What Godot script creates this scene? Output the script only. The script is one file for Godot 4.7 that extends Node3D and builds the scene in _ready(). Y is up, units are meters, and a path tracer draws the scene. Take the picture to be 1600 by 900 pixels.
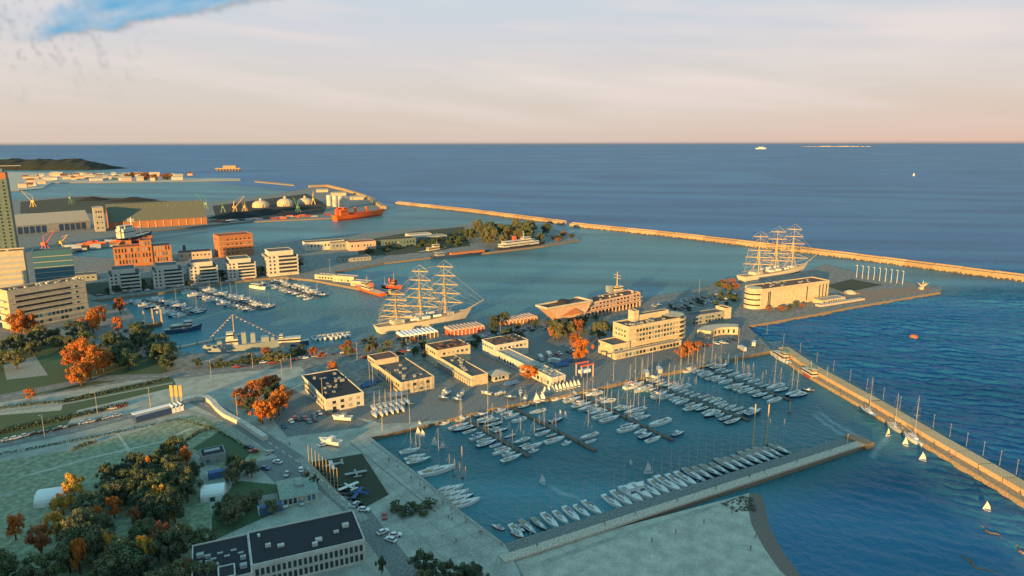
extends Node3D
# A harbour town seen from the air at sunset: marina, piers, tall ships, breakwater, open sea.
# Units are metres, water level y = 0, land level y = LAND.

const FPX := 1067.0      # focal length in photograph pixels (1600 wide)
const EYE := 130.0       # camera height
const HORIZON := 224.0   # photograph row of the horizon
const LAND := 2.0
const U := Vector3(0.866, 0, -0.5)    # along the quays
const W := Vector3(0.5, 0, 0.866)     # across the quays, towards the camera

var cs := 1.0
var sn := 0.0
var M := {}
var used := {}
var rng := RandomNumberGenerator.new()
var meshes := {}

func G(px: float, py: float, h := LAND) -> Vector3:
	var dx := (px - 800.0) / FPX
	var dy := (450.0 - py) / FPX
	var yy := dy * cs - sn
	var zz := -dy * sn - cs
	var t := (h - EYE) / yy
	return Vector3(dx * t, h, zz * t)

func HT(px: float, pb: float, pt: float, h := LAND) -> float:
	var g := G(px, pb, h)
	var k := (450.0 - pt) / FPX
	return g.z * (sn - k * cs) / (cs + k * sn) + EYE - h

class MB:
	var v := PackedVector3Array()
	var n := PackedVector3Array()
	var c := PackedColorArray()
	var col := Color.WHITE
	func tri(a: Vector3, b: Vector3, d: Vector3) -> void:
		var m := (b - a).cross(d - a)
		m = m.normalized() if m.length_squared() > 1e-14 else Vector3.UP
		v.append(a); v.append(d); v.append(b)
		for i in 3:
			n.append(m); c.append(col)
	func quad(a: Vector3, b: Vector3, d: Vector3, e: Vector3) -> void:
		tri(a, b, d); tri(a, d, e)
	func box(o: Vector3, s: Vector3, bs := Basis.IDENTITY) -> void:   # o = centre
		var x := bs.x * s.x * 0.5
		var y := bs.y * s.y * 0.5
		var z := bs.z * s.z * 0.5
		quad(o - x - y + z, o + x - y + z, o + x + y + z, o - x + y + z)
		quad(o + x - y - z, o - x - y - z, o - x + y - z, o + x + y - z)
		quad(o + x - y + z, o + x - y - z, o + x + y - z, o + x + y + z)
		quad(o - x - y - z, o - x - y + z, o - x + y + z, o - x + y - z)
		quad(o - x + y + z, o + x + y + z, o + x + y - z, o - x + y - z)
		quad(o - x - y - z, o + x - y - z, o + x - y + z, o - x - y + z)
	func bx(x0: float, x1: float, y0: float, y1: float, z0: float, z1: float) -> void:
		box(Vector3((x0 + x1) / 2, (y0 + y1) / 2, (z0 + z1) / 2), Vector3(x1 - x0, y1 - y0, z1 - z0))
	func tube(a: Vector3, b: Vector3, r0: float, r1: float, k := 6) -> void:
		var d := (b - a).normalized()
		var s := d.cross(Vector3.UP if absf(d.y) < 0.95 else Vector3.RIGHT).normalized()
		var t := d.cross(s)
		for i in k:
			var p := s * cos(TAU * i / k) + t * sin(TAU * i / k)
			var q := s * cos(TAU * (i + 1) / k) + t * sin(TAU * (i + 1) / k)
			if r1 > 0.001:
				quad(a + p * r0, a + q * r0, b + q * r1, b + p * r1)
				tri(b, b + p * r1, b + q * r1)
			else:
				tri(a + p * r0, a + q * r0, b)
	func lathe(o: Vector3, prof: Array, k := 12) -> void:     # prof: [radius, height] pairs
		for j in prof.size() - 1:
			for i in k:
				var p := Vector3(cos(TAU * i / k), 0, sin(TAU * i / k))
				var q := Vector3(cos(TAU * (i + 1) / k), 0, sin(TAU * (i + 1) / k))
				var ya := Vector3(0, prof[j][1], 0)
				var yb := Vector3(0, prof[j + 1][1], 0)
				quad(o + p * prof[j][0] + ya, o + p * prof[j + 1][0] + yb, o + q * prof[j + 1][0] + yb, o + q * prof[j][0] + ya)
	func poly(pts: PackedVector3Array) -> void:   # flat, any outline, seen from above
		var p2 := PackedVector2Array()
		for p in pts:
			p2.append(Vector2(p.x, p.z))
		var ix := Geometry2D.triangulate_polygon(p2)
		for i in range(0, ix.size(), 3):
			var a := pts[ix[i]]
			var b := pts[ix[i + 1]]
			var d := pts[ix[i + 2]]
			if (b - a).cross(d - a).y < 0:
				tri(a, d, b)
			else:
				tri(a, b, d)
	func skirt(pts: PackedVector3Array, y: float) -> void:
		for i in pts.size():
			var a := pts[i]
			var b := pts[(i + 1) % pts.size()]
			quad(Vector3(a.x, y, a.z), Vector3(b.x, y, b.z), b, a)
	func mesh(mat: Material = null) -> ArrayMesh:
		var arr := []
		arr.resize(Mesh.ARRAY_MAX)
		arr[Mesh.ARRAY_VERTEX] = v
		arr[Mesh.ARRAY_NORMAL] = n
		arr[Mesh.ARRAY_COLOR] = c
		var m := ArrayMesh.new()
		m.add_surface_from_arrays(Mesh.PRIMITIVE_TRIANGLES, arr)
		if mat:
			m.surface_set_material(0, mat)
		return m

func numbered(s: String) -> String:
	if not used.has(s):
		used[s] = 0
		return s
	used[s] += 1
	return "%s_%03d" % [s, used[s]]

func meta(o: Node, label: String, cat: String, grp := "", kind := "") -> void:
	o.set_meta("label", label)
	o.set_meta("category", cat)
	if grp: o.set_meta("group", grp)
	if kind: o.set_meta("kind", kind)

func thing(nm: String, label: String, cat: String, at := Vector3.ZERO, turn := 0.0, grp := "") -> Node3D:
	var o := Node3D.new()
	o.name = numbered(nm)
	add_child(o)
	o.position = at
	o.rotation.y = turn
	meta(o, label, cat, grp)
	return o

func part(par: Node3D, nm: String, m: Mesh, mat: Material, at := Vector3.ZERO) -> MeshInstance3D:
	var o := MeshInstance3D.new()
	o.name = nm
	o.mesh = m
	o.material_override = mat
	o.position = at
	par.add_child(o, true)
	return o

func solid(nm: String, m: Mesh, mat: Material, label: String, cat: String, kind := "", grp := "") -> MeshInstance3D:
	var o := MeshInstance3D.new()
	o.name = numbered(nm)
	o.mesh = m
	o.material_override = mat
	add_child(o)
	meta(o, label, cat, grp, kind)
	return o

func copy(o: Node3D, at: Vector3, turn: float, label := "", grp := "", sc := 1.0) -> Node3D:
	var c: Node3D = o.duplicate()
	c.name = numbered(String(o.get_meta("base_name", o.name)))
	c.remove_meta("base_name")
	add_child(c)
	c.position = at
	c.rotation = Vector3(0, turn, 0)
	c.scale = Vector3.ONE * sc
	if label: c.set_meta("label", label)
	if grp: c.set_meta("group", grp)
	return c

func ry(dir: Vector3) -> float:          # turn that carries local -Z onto dir
	return atan2(-dir.x, -dir.z)

func lin(r: float, g: float, b: float) -> Color:
	return Color(r, g, b).linear_to_srgb()

func noise_img(seed_: int, freq: float, lo: float, hi: float, oct := 4, size := 512, kind := FastNoiseLite.TYPE_SIMPLEX_SMOOTH) -> Image:
	var f := FastNoiseLite.new()
	f.seed = seed_
	f.noise_type = kind
	f.frequency = freq
	f.fractal_octaves = oct
	var im := f.get_seamless_image(size, size)
	im.convert(Image.FORMAT_RGB8)
	var d := im.get_data()
	for i in d.size():
		d[i] = int(lerpf(lo, hi, d[i] / 255.0) * 255.0)
	return Image.create_from_data(size, size, false, Image.FORMAT_RGB8, d)

func layered(a: Image, b: Image) -> Image:
	var x := a.get_data()
	var y := b.get_data()
	for i in x.size():
		x[i] = x[i] * y[i] / 255
	return Image.create_from_data(a.get_width(), a.get_height(), false, Image.FORMAT_RGB8, x)

func tex(im: Image) -> ImageTexture:
	return ImageTexture.create_from_image(im)

var grain: ImageTexture
var blotch: ImageTexture
var soft: ImageTexture
var rough_n: ImageTexture

func mk(nm: String, r: float, g: float, b: float, rough := 0.8, t: Texture2D = null, sc := 0.1, world := true) -> StandardMaterial3D:
	var m := StandardMaterial3D.new()
	m.albedo_color = lin(r, g, b)
	m.roughness = rough
	if t:
		m.albedo_texture = t
		m.uv1_triplanar = true
		m.uv1_world_triplanar = world
		m.uv1_scale = Vector3.ONE * sc
	M[nm] = m
	return m

func make_materials() -> void:
	grain = tex(noise_img(3, 0.03, 0.62, 1.0, 5))
	blotch = tex(noise_img(7, 0.009, 0.45, 1.0, 5))
	soft = tex(layered(noise_img(11, 0.012, 0.8, 1.0, 4), noise_img(12, 0.09, 0.82, 1.0, 4)))
	var im := noise_img(13, 0.016, 0.0, 1.0, 5)
	im.bump_map_to_normal_map(6.0)
	rough_n = tex(im)
	mk("hard", 0.5, 0.51, 0.45, 0.9, soft, 0.016)
	mk("ground", 0.29, 0.3, 0.29, 0.9, grain, 0.013)
	mk("paving", 0.42, 0.42, 0.38, 0.9, grain, 0.05)
	mk("road", 0.27, 0.28, 0.28, 0.9, grain, 0.06)
	mk("asphalt", 0.25, 0.26, 0.265, 0.9, grain, 0.05)
	mk("lawn", 0.09, 0.15, 0.07, 0.95, grain, 0.06)
	mk("dry_lawn", 0.36, 0.41, 0.27, 0.95, grain, 0.02)
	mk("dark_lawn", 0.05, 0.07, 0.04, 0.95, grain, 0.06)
	mk("quay_wall", 0.34, 0.26, 0.18, 0.9, grain, 0.12)
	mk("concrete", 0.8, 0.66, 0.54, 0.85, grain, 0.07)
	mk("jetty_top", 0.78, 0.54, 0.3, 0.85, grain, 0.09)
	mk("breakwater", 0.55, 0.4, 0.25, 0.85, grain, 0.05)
	mk("rock", 0.16, 0.13, 0.1, 0.95, grain, 0.2)
	mk("sand", 0.66, 0.62, 0.53, 0.95, soft, 0.02)
	mk("bar_sand", 0.34, 0.22, 0.13, 0.8, grain, 0.08)
	mk("wet_sand", 0.16, 0.14, 0.11, 0.5, grain, 0.08)
	mk("weed", 0.1, 0.085, 0.065, 0.8, grain, 0.15)
	mk("forest", 0.022, 0.03, 0.02, 0.95, grain, 0.004)
	mk("coal", 0.02, 0.022, 0.025, 0.95, grain, 0.03)
	mk("wood", 0.18, 0.15, 0.12, 0.85, grain, 0.3)
	mk("white_wall", 0.78, 0.75, 0.68, 0.8, soft, 0.04)
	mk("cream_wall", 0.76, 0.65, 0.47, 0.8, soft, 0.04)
	mk("grey_wall", 0.4, 0.42, 0.42, 0.8, soft, 0.04)
	mk("teal_wall", 0.16, 0.24, 0.23, 0.7, soft, 0.04)
	mk("brick", 0.62, 0.24, 0.1, 0.85, grain, 0.08)
	mk("red_roof", 0.32, 0.1, 0.06, 0.85, grain, 0.08)
	mk("brown_roof", 0.2, 0.1, 0.07, 0.9, grain, 0.08)
	mk("grey_roof", 0.14, 0.14, 0.14, 0.9, grain, 0.06)
	mk("dark_roof", 0.025, 0.03, 0.045, 0.9, grain, 0.06)
	mk("green_roof", 0.36, 0.46, 0.4, 0.7, grain, 0.06)
	mk("shed_roof", 0.2, 0.21, 0.15, 0.8, grain, 0.03)
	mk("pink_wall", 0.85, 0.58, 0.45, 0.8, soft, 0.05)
	mk("pale_roof", 0.55, 0.52, 0.45, 0.7, grain, 0.04)
	var g := mk("glass", 0.02, 0.03, 0.04, 0.12)
	g.metallic_specular = 0.7
	mk("blue_glass", 0.05, 0.14, 0.2, 0.15)
	mk("white", 0.78, 0.77, 0.74, 0.45)
	mk("hull_cream", 0.6, 0.54, 0.43, 0.5)
	mk("curtain", 0.3, 0.28, 0.24, 0.3)
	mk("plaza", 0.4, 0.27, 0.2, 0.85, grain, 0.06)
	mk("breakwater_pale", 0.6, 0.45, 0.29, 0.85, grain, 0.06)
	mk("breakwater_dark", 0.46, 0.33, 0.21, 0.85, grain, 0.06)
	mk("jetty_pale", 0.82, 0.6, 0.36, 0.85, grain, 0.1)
	mk("hull_white", 0.62, 0.63, 0.62, 0.35)
	mk("hull_grey", 0.35, 0.38, 0.4, 0.4)
	mk("hull_blue", 0.03, 0.06, 0.14, 0.3)
	mk("hull_dark", 0.04, 0.04, 0.05, 0.35)
	mk("buoy", 0.38, 0.13, 0.06, 0.6)
	mk("hull_red", 0.35, 0.06, 0.03, 0.4)
	mk("hull_orange", 0.75, 0.13, 0.02, 0.45)
	mk("hull_teal", 0.12, 0.25, 0.26, 0.4)
	mk("deck", 0.5, 0.46, 0.38, 0.8)
	mk("deck_teak", 0.34, 0.24, 0.15, 0.8)
	mk("cover_blue", 0.04, 0.09, 0.25, 0.8)
	mk("cover_grey", 0.3, 0.32, 0.33, 0.8)
	mk("cover_red", 0.4, 0.07, 0.05, 0.8)
	mk("spar", 0.34, 0.33, 0.31, 0.4)
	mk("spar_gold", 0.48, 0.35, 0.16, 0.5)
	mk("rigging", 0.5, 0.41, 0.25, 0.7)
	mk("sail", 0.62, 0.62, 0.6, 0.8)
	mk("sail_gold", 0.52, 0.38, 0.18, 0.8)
	mk("grey_steel", 0.3, 0.34, 0.36, 0.5)
	mk("naval_grey", 0.24, 0.28, 0.3, 0.6)
	mk("green_steel", 0.12, 0.25, 0.16, 0.6)
	mk("yellow_steel", 0.6, 0.42, 0.12, 0.6)
	mk("red_steel", 0.55, 0.1, 0.05, 0.6)
	mk("dark_steel", 0.05, 0.05, 0.06, 0.6)
	mk("canvas", 0.75, 0.75, 0.76, 0.8)
	mk("tarp_blue", 0.05, 0.12, 0.27, 0.7)
	mk("bark", 0.09, 0.06, 0.04, 0.95)
	mk("tyre", 0.02, 0.02, 0.02, 0.9)
	for k in [["car_white", 0.7, 0.7, 0.7], ["car_silver", 0.4, 0.42, 0.44], ["car_black", 0.02, 0.02, 0.025], ["car_blue", 0.04, 0.09, 0.2], ["car_red", 0.4, 0.04, 0.03]]:
		var m := mk(k[0], k[1], k[2], k[3], 0.3)
		m.clearcoat_enabled = true
	for k in [["leaf_dark", 0.07, 0.095, 0.055], ["leaf_green", 0.1, 0.125, 0.06], ["leaf_olive", 0.15, 0.15, 0.075], ["leaf_orange", 0.58, 0.19, 0.035], ["leaf_rust", 0.34, 0.12, 0.045], ["leaf_yellow", 0.62, 0.36, 0.07]]:
		var m := mk(k[0], k[1], k[2], k[3], 0.75)
		m.vertex_color_use_as_albedo = true
		m.backlight_enabled = true
		m.backlight = lin(k[1] * 0.5, k[2] * 0.5, k[3] * 0.4)

# ------------------------------------------------------------------ sky
func s2l(r: float, g: float, b: float) -> Vector3:
	var c := Color(r / 255.0, g / 255.0, b / 255.0).srgb_to_linear()
	return Vector3(c.r, c.g, c.b)

func sky_image() -> Image:
	var w := 2048
	var h := 1024
	var im := Image.create(w, h, false, Image.FORMAT_RGBF)
	var stops := [[-90.0, s2l(60, 90, 110)], [-2.0, s2l(120, 130, 135)], [0.0, s2l(210, 189, 175)], [2.5, s2l(212, 199, 187)], [5.0, s2l(212, 205, 199)], [8.5, s2l(204, 206, 212)], [13.0, s2l(190, 207, 218)], [24.0, s2l(138, 200, 219)], [45.0, s2l(118, 192, 208)], [90.0, s2l(108, 184, 204)]]
	var f := FastNoiseLite.new()
	f.seed = 5; f.frequency = 1.0; f.fractal_octaves = 5
	var f2 := FastNoiseLite.new()
	f2.seed = 9; f2.frequency = 1.0; f2.fractal_octaves = 4
	for j in h:
		var e := 90.0 - 180.0 * (j + 0.5) / h
		var k := 0
		while k < stops.size() - 2 and e > stops[k + 1][0]:
			k += 1
		var t := clampf((e - stops[k][0]) / (stops[k + 1][0] - stops[k][0]), 0, 1)
		var base: Vector3 = (stops[k][1] as Vector3).lerp(stops[k + 1][1], t)
		var ce := cos(deg_to_rad(e))
		var se := sin(deg_to_rad(e))
		for i in w:
			var az := TAU * (i + 0.5) / w
			var c := base
			if e > -1.0:
				var warm := smoothstep(2.0, 40.0, rad_to_deg(wrapf(az, -PI, PI))) * exp(-maxf(e, 0.0) / 2.2)
				c = c.lerp(s2l(226, 180, 158), warm * 0.6)
				var d := Vector3(sin(az) * ce, se, -cos(az) * ce)
				# thin streaked high cloud, lying in long flat bands that slant up to one side
				var sl := d.y + d.x * 0.09
				var n := f.get_noise_3d(d.x * 1.6 + 3.0, sl * 17.0, d.z * 1.6)
				var n2 := f2.get_noise_3d(d.x * 3.0, sl * 30.0, d.z * 3.0 + 7.0)
				var veil := clampf(0.3 + n * 1.5 + n2 * 0.6, 0.0, 1.0) * clampf(e / 5.0, 0, 1) * clampf(1.0 - e / 70.0, 0, 1)
				c = c.lerp(s2l(231, 217, 211), veil * 0.75)
				# a clear blue opening torn in the cloud, with frayed grey strands along its lower edge
				var da := rad_to_deg(wrapf(az, -PI, PI))
				var fr := f.get_noise_3d(d.x * 12.0, d.y * 30.0, 5.0) * 0.9 + f2.get_noise_3d(d.x * 40.0 + d.y * 60.0, d.y * 40.0, 1.0) * 0.35
				var low := 6.7 + (da + 33.3) * 0.26 + fr * 0.7
				var q := (e - low) / (maxf(1.5 + (da + 33.0) * 0.2, 0.8) + fr * 0.6)
				var ends := smoothstep(-35.5, -31.0, da + fr * 2.0) * (1.0 - smoothstep(-19.0, -13.0, da + fr * 3.0))
				var g := smoothstep(0.0, 0.06, q) * (1.0 - smoothstep(0.75, 1.1, q)) * ends
				c = c.lerp(s2l(96, 168, 208), g * (0.72 + 0.5 * f2.get_noise_3d((d.x + d.y * 2.2) * 9.0, (d.y - d.x * 0.4) * 60.0, 3.0)))
				var rim := exp(-pow(q / 0.05, 2.0)) * ends
				c = c.lerp(s2l(132, 142, 152), rim * 0.55)
				var sd := f2.get_noise_2d(da * 0.75 + e * 0.28 + fr * 0.25, e * 0.16 + da * 0.05)
				var strand := exp(-pow(sd / 0.035, 2.0)) * (1.0 - smoothstep(-33.0, -24.0, da)) * smoothstep(-50.0, -42.0, da) * smoothstep(2.0, 6.5, e + fr * 1.5) * (1.0 - smoothstep(12.0, 16.0, e))
				c = c.lerp(s2l(146, 152, 164), strand * 0.55)
			im.set_pixel(i, j, Color(c.x, c.y, c.z))
	return im

# ------------------------------------------------------------------ start
func _ready() -> void:
	rng.seed = 4242
	var pitch := atan((450.0 - HORIZON) / FPX)
	cs = cos(pitch)
	sn = sin(pitch)
	var cam := Camera3D.new()
	cam.name = "camera"
	cam.position = Vector3(0, EYE, 0)
	cam.rotation = Vector3(-pitch, 0, deg_to_rad(-0.1))
	cam.fov = rad_to_deg(2.0 * atan(450.0 / FPX))
	cam.near = 1.0
	cam.far = 90000.0
	add_child(cam)
	cam.current = true
	var env := Environment.new()
	env.background_mode = Environment.BG_SKY
	var sky := Sky.new()
	var pm := PanoramaSkyMaterial.new()
	pm.panorama = tex(sky_image())
	sky.sky_material = pm
	env.sky = sky
	env.tonemap_mode = Environment.TONE_MAPPER_LINEAR
	env.tonemap_exposure = 2.1
	env.background_energy_multiplier = 0.515
	env.sdfgi_enabled = true
	env.ssao_enabled = true
	env.ssil_enabled = true
	var we := WorldEnvironment.new()
	we.name = "world"
	we.environment = env
	add_child(we)
	var sun := DirectionalLight3D.new()
	sun.name = "sun"
	sun.light_color = Color(1.0, 0.77, 0.41)
	sun.light_energy = 1.6
	sun.light_angular_distance = 0.5
	sun.shadow_enabled = true
	var az := deg_to_rad(205.0)
	var el := deg_to_rad(7.0)
	var to_sun := Vector3(sin(az) * cos(el), sin(el), -cos(az) * cos(el))
	sun.look_at_from_position(to_sun * 100.0, Vector3.ZERO)
	add_child(sun)
	make_materials()
	build_sea()
	build_land()
	build_ground()
	build_buildings()
	build_ships()
	build_marina()
	build_trees()
	build_details()

# ------------------------------------------------------------------ water
func calm(x: float, z: float) -> float:
	# 0 inside the harbour, 1 on the open sea
	var jx := 168.0 + (z + 477.0) * 0.115           # line of the jetty
	var out := clampf((x - jx - 6.0) / 12.0, 0, 1) if z > -480.0 else 0.0
	# open bay between mole and jetty, in front of the mole line
	var side := (x - 1.0) * 0.5 + (z + 195.0) * 0.866
	if z > -480.0:
		out = maxf(out, clampf((side - 8.0) / 20.0, 0, 1) * 0.62)
	# beyond the breakwater line
	if z <= -440.0:
		var bx := -245.0 + (z + 1459.0) * 0.88
		out = maxf(out, clampf((x - bx - 10.0) / 30.0, 0, 1))
		# open water south of the outer pier and off its tip
		var south := (z + 477.0) + (x - 168.0) * 0.54
		var soft_w := 8.0 + maxf(0.0, x - 345.0) * 0.75
		if x > jx:
			out = maxf(out, smoothstep(-soft_w, soft_w, south))
	return out

func build_sea() -> void:
	var f1 := FastNoiseLite.new()
	f1.seed = 21; f1.frequency = 1.0; f1.fractal_octaves = 1
	var f2 := FastNoiseLite.new()
	f2.seed = 22; f2.frequency = 1.0; f2.fractal_octaves = 3
	var f3 := FastNoiseLite.new()
	f3.seed = 23; f3.frequency = 1.0; f3.fractal_octaves = 4
	var deep := Vector3(0.02, 0.122, 0.275)
	var bay := Vector3(0.062, 0.19, 0.235)
	# foam trails left by boats under way
	var wakes := []
	for q in [[[1272, 648], [1290, 664], [1312, 678], [1332, 686]], [[1280, 645], [1300, 660], [1322, 673], [1340, 682]], [[1386, 684], [1372, 700], [1362, 716]], [[862, 762], [880, 772], [905, 778]]]:
		wakes.append(pxs(q, 0.0))
	var vs := PackedVector3Array()
	var ns := PackedVector3Array()
	var cl := PackedColorArray()
	var ix := PackedInt32Array()
	var iy := PackedInt32Array()
	var lay := func(x0: float, x1: float, nx: int, z0: float, z1: float, nz: int, waves: bool) -> void:
		var b0 := vs.size()
		for j in nz + 1:
			for i in nx + 1:
				var x := lerpf(x0, x1, float(i) / nx)
				var z := lerpf(z0, z1, float(j) / nz)
				var k := calm(x, z)
				var y := 0.0
				if waves:
					var rim := clampf(minf(minf(x - x0, x1 - x), minf((z - z0) * 0.3, z1 - z)) / 40.0, 0, 1)
					var a := x * 0.94 + z * 0.34
					var b := z * 0.94 - x * 0.34
					y = (f1.get_noise_2d(a * 0.045, b * 0.15) * 1.25 + f2.get_noise_2d(a * 0.16, b * 0.36) * 0.7) * (0.06 + 0.94 * k) * rim * (clampf((x - 100.0) / 30.0, 0.1, 1.0) if z > -250.0 and x < 140.0 else 1.0) * (0.75 + 0.6 * f3.get_noise_2d(x * 0.012, z * 0.012))
				vs.append(Vector3(x, y, z))
				var far := clampf((-z - 900.0) / 4000.0, 0, 1)
				# slicks and wind lanes
				var lane := f3.get_noise_2d((x + z * 0.25) * 0.0011, (z - x * 0.12) * lerpf(0.012, 0.0016, far))
				var c := bay.lerp(deep, k) * (1.0 + 0.55 * lane)
				c = c.lerp(bay * 0.9, clampf(lane * 1.6 - 0.2, 0, 0.25) * k)
				if waves and x > 0.0 and x < 200.0 and z > -330.0 and z < -220.0:
					for wk in wakes:
						for t in wk.size() - 1:
							var cp := Geometry2D.get_closest_point_to_segment(Vector2(x, z), Vector2(wk[t].x, wk[t].z), Vector2(wk[t + 1].x, wk[t + 1].z))
							var dd := cp.distance_to(Vector2(x, z))
							if dd < 1.5:
								c = c.lerp(Vector3(0.3, 0.42, 0.46), 0.6 * (1.0 - dd / 1.5))
				cl.append(Color(c.x, c.y, c.z))
		for j in nz + 1:
			for i in nx + 1:
				var a := b0 + j * (nx + 1) + i
				if not waves:
					ns.append(Vector3.UP)
					continue
				var l: int = a - 1 if i > 0 else a
				var r: int = a + 1 if i < nx else a
				var u: int = a - nx - 1 if j > 0 else a
				var d: int = a + nx + 1 if j < nz else a
				var n := (vs[d] - vs[u]).cross(vs[r] - vs[l])
				ns.append(n.normalized())
		for j in nz:
			for i in nx:
				var a := b0 + j * (nx + 1) + i
				var b := a + nx + 1
				var kk := calm(vs[a].x, vs[a].z)
				if kk < 0.3:
					iy.append_array(PackedInt32Array([a, a + 1, b + 1, a, b + 1, b]))
				else:
					ix.append_array(PackedInt32Array([a, a + 1, b + 1, a, b + 1, b]))
	# fine waves beside the jetty and the beach, coarser water elsewhere
	lay.call(-70.0, 650.0, 480, -760.0, -130.0, 420, true)
	lay.call(-1500.0, -70.0, 60, -760.0, -130.0, 30, false)
	lay.call(650.0, 2500.0, 50, -760.0, -130.0, 30, false)
	lay.call(-2500.0, 3500.0, 300, -2600.0, -760.0, 130, false)
	lay.call(-9000.0, 9000.0, 150, -9000.0, -2600.0, 120, false)
	lay.call(-60000.0, 60000.0, 100, -60000.0, -9000.0, 100, false)
	lay.call(-2500.0, 2500.0, 40, -130.0, 400.0, 8, false)
	var arr := []
	arr.resize(Mesh.ARRAY_MAX)
	arr[Mesh.ARRAY_VERTEX] = vs
	arr[Mesh.ARRAY_NORMAL] = ns
	arr[Mesh.ARRAY_COLOR] = cl
	arr[Mesh.ARRAY_INDEX] = ix
	var m := ArrayMesh.new()
	m.add_surface_from_arrays(Mesh.PRIMITIVE_TRIANGLES, arr)
	var wm := water(0.36, 1.5, 0.19)
	solid("sea", m, wm, "rough blue open sea reaching to the horizon", "sea", "structure")
	arr[Mesh.ARRAY_INDEX] = iy
	var m2 := ArrayMesh.new()
	m2.add_surface_from_arrays(Mesh.PRIMITIVE_TRIANGLES, arr)
	solid("harbour_water", m2, wm, "calm teal water of the marina and harbour basins", "water", "structure")

func water(rough: float, bump: float, spec: float) -> StandardMaterial3D:
	var mat := StandardMaterial3D.new()
	mat.vertex_color_use_as_albedo = true
	mat.roughness = rough
	mat.metallic_specular = spec
	mat.normal_enabled = true
	mat.normal_texture = rough_n
	mat.normal_scale = bump
	mat.uv1_triplanar = true
	mat.uv1_world_triplanar = true
	mat.uv1_scale = Vector3.ONE * 0.023
	return mat

# ------------------------------------------------------------------ land
func pxs(a: Array, h := LAND) -> PackedVector3Array:
	var out := PackedVector3Array()
	for p in a:
		if p is Vector3:
			out.append(Vector3(p.x, h, p.z))
		else:
			out.append(G(p[0], p[1], h))
	return out

func sheet(nm: String, pts: Array, lift: float, mat: String, label: String, cat: String, kind := "structure") -> void:
	var b := MB.new()
	b.poly(pxs(pts, LAND + lift))
	solid(nm, b.mesh(), M[mat], label, cat, kind)

func strip(a: Vector3, b: Vector3, w: float, lift: float) -> PackedVector3Array:
	var s := (b - a).cross(Vector3.UP).normalized() * w * 0.5
	var y := Vector3(0, lift, 0)
	return PackedVector3Array([a - s + y, b - s + y, b + s + y, a + s + y])

func land(nm: String, pts: PackedVector3Array, top: Material, side: Material, label: String, cat: String, foot := -3.0) -> Node3D:
	var b := MB.new()
	b.poly(pts)
	var o := solid(nm, b.mesh(), top, label, cat, "structure")
	var s := MB.new()
	s.skirt(pts, foot)
	part(o, "quay_wall", s.mesh(), side)
	return o

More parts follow.
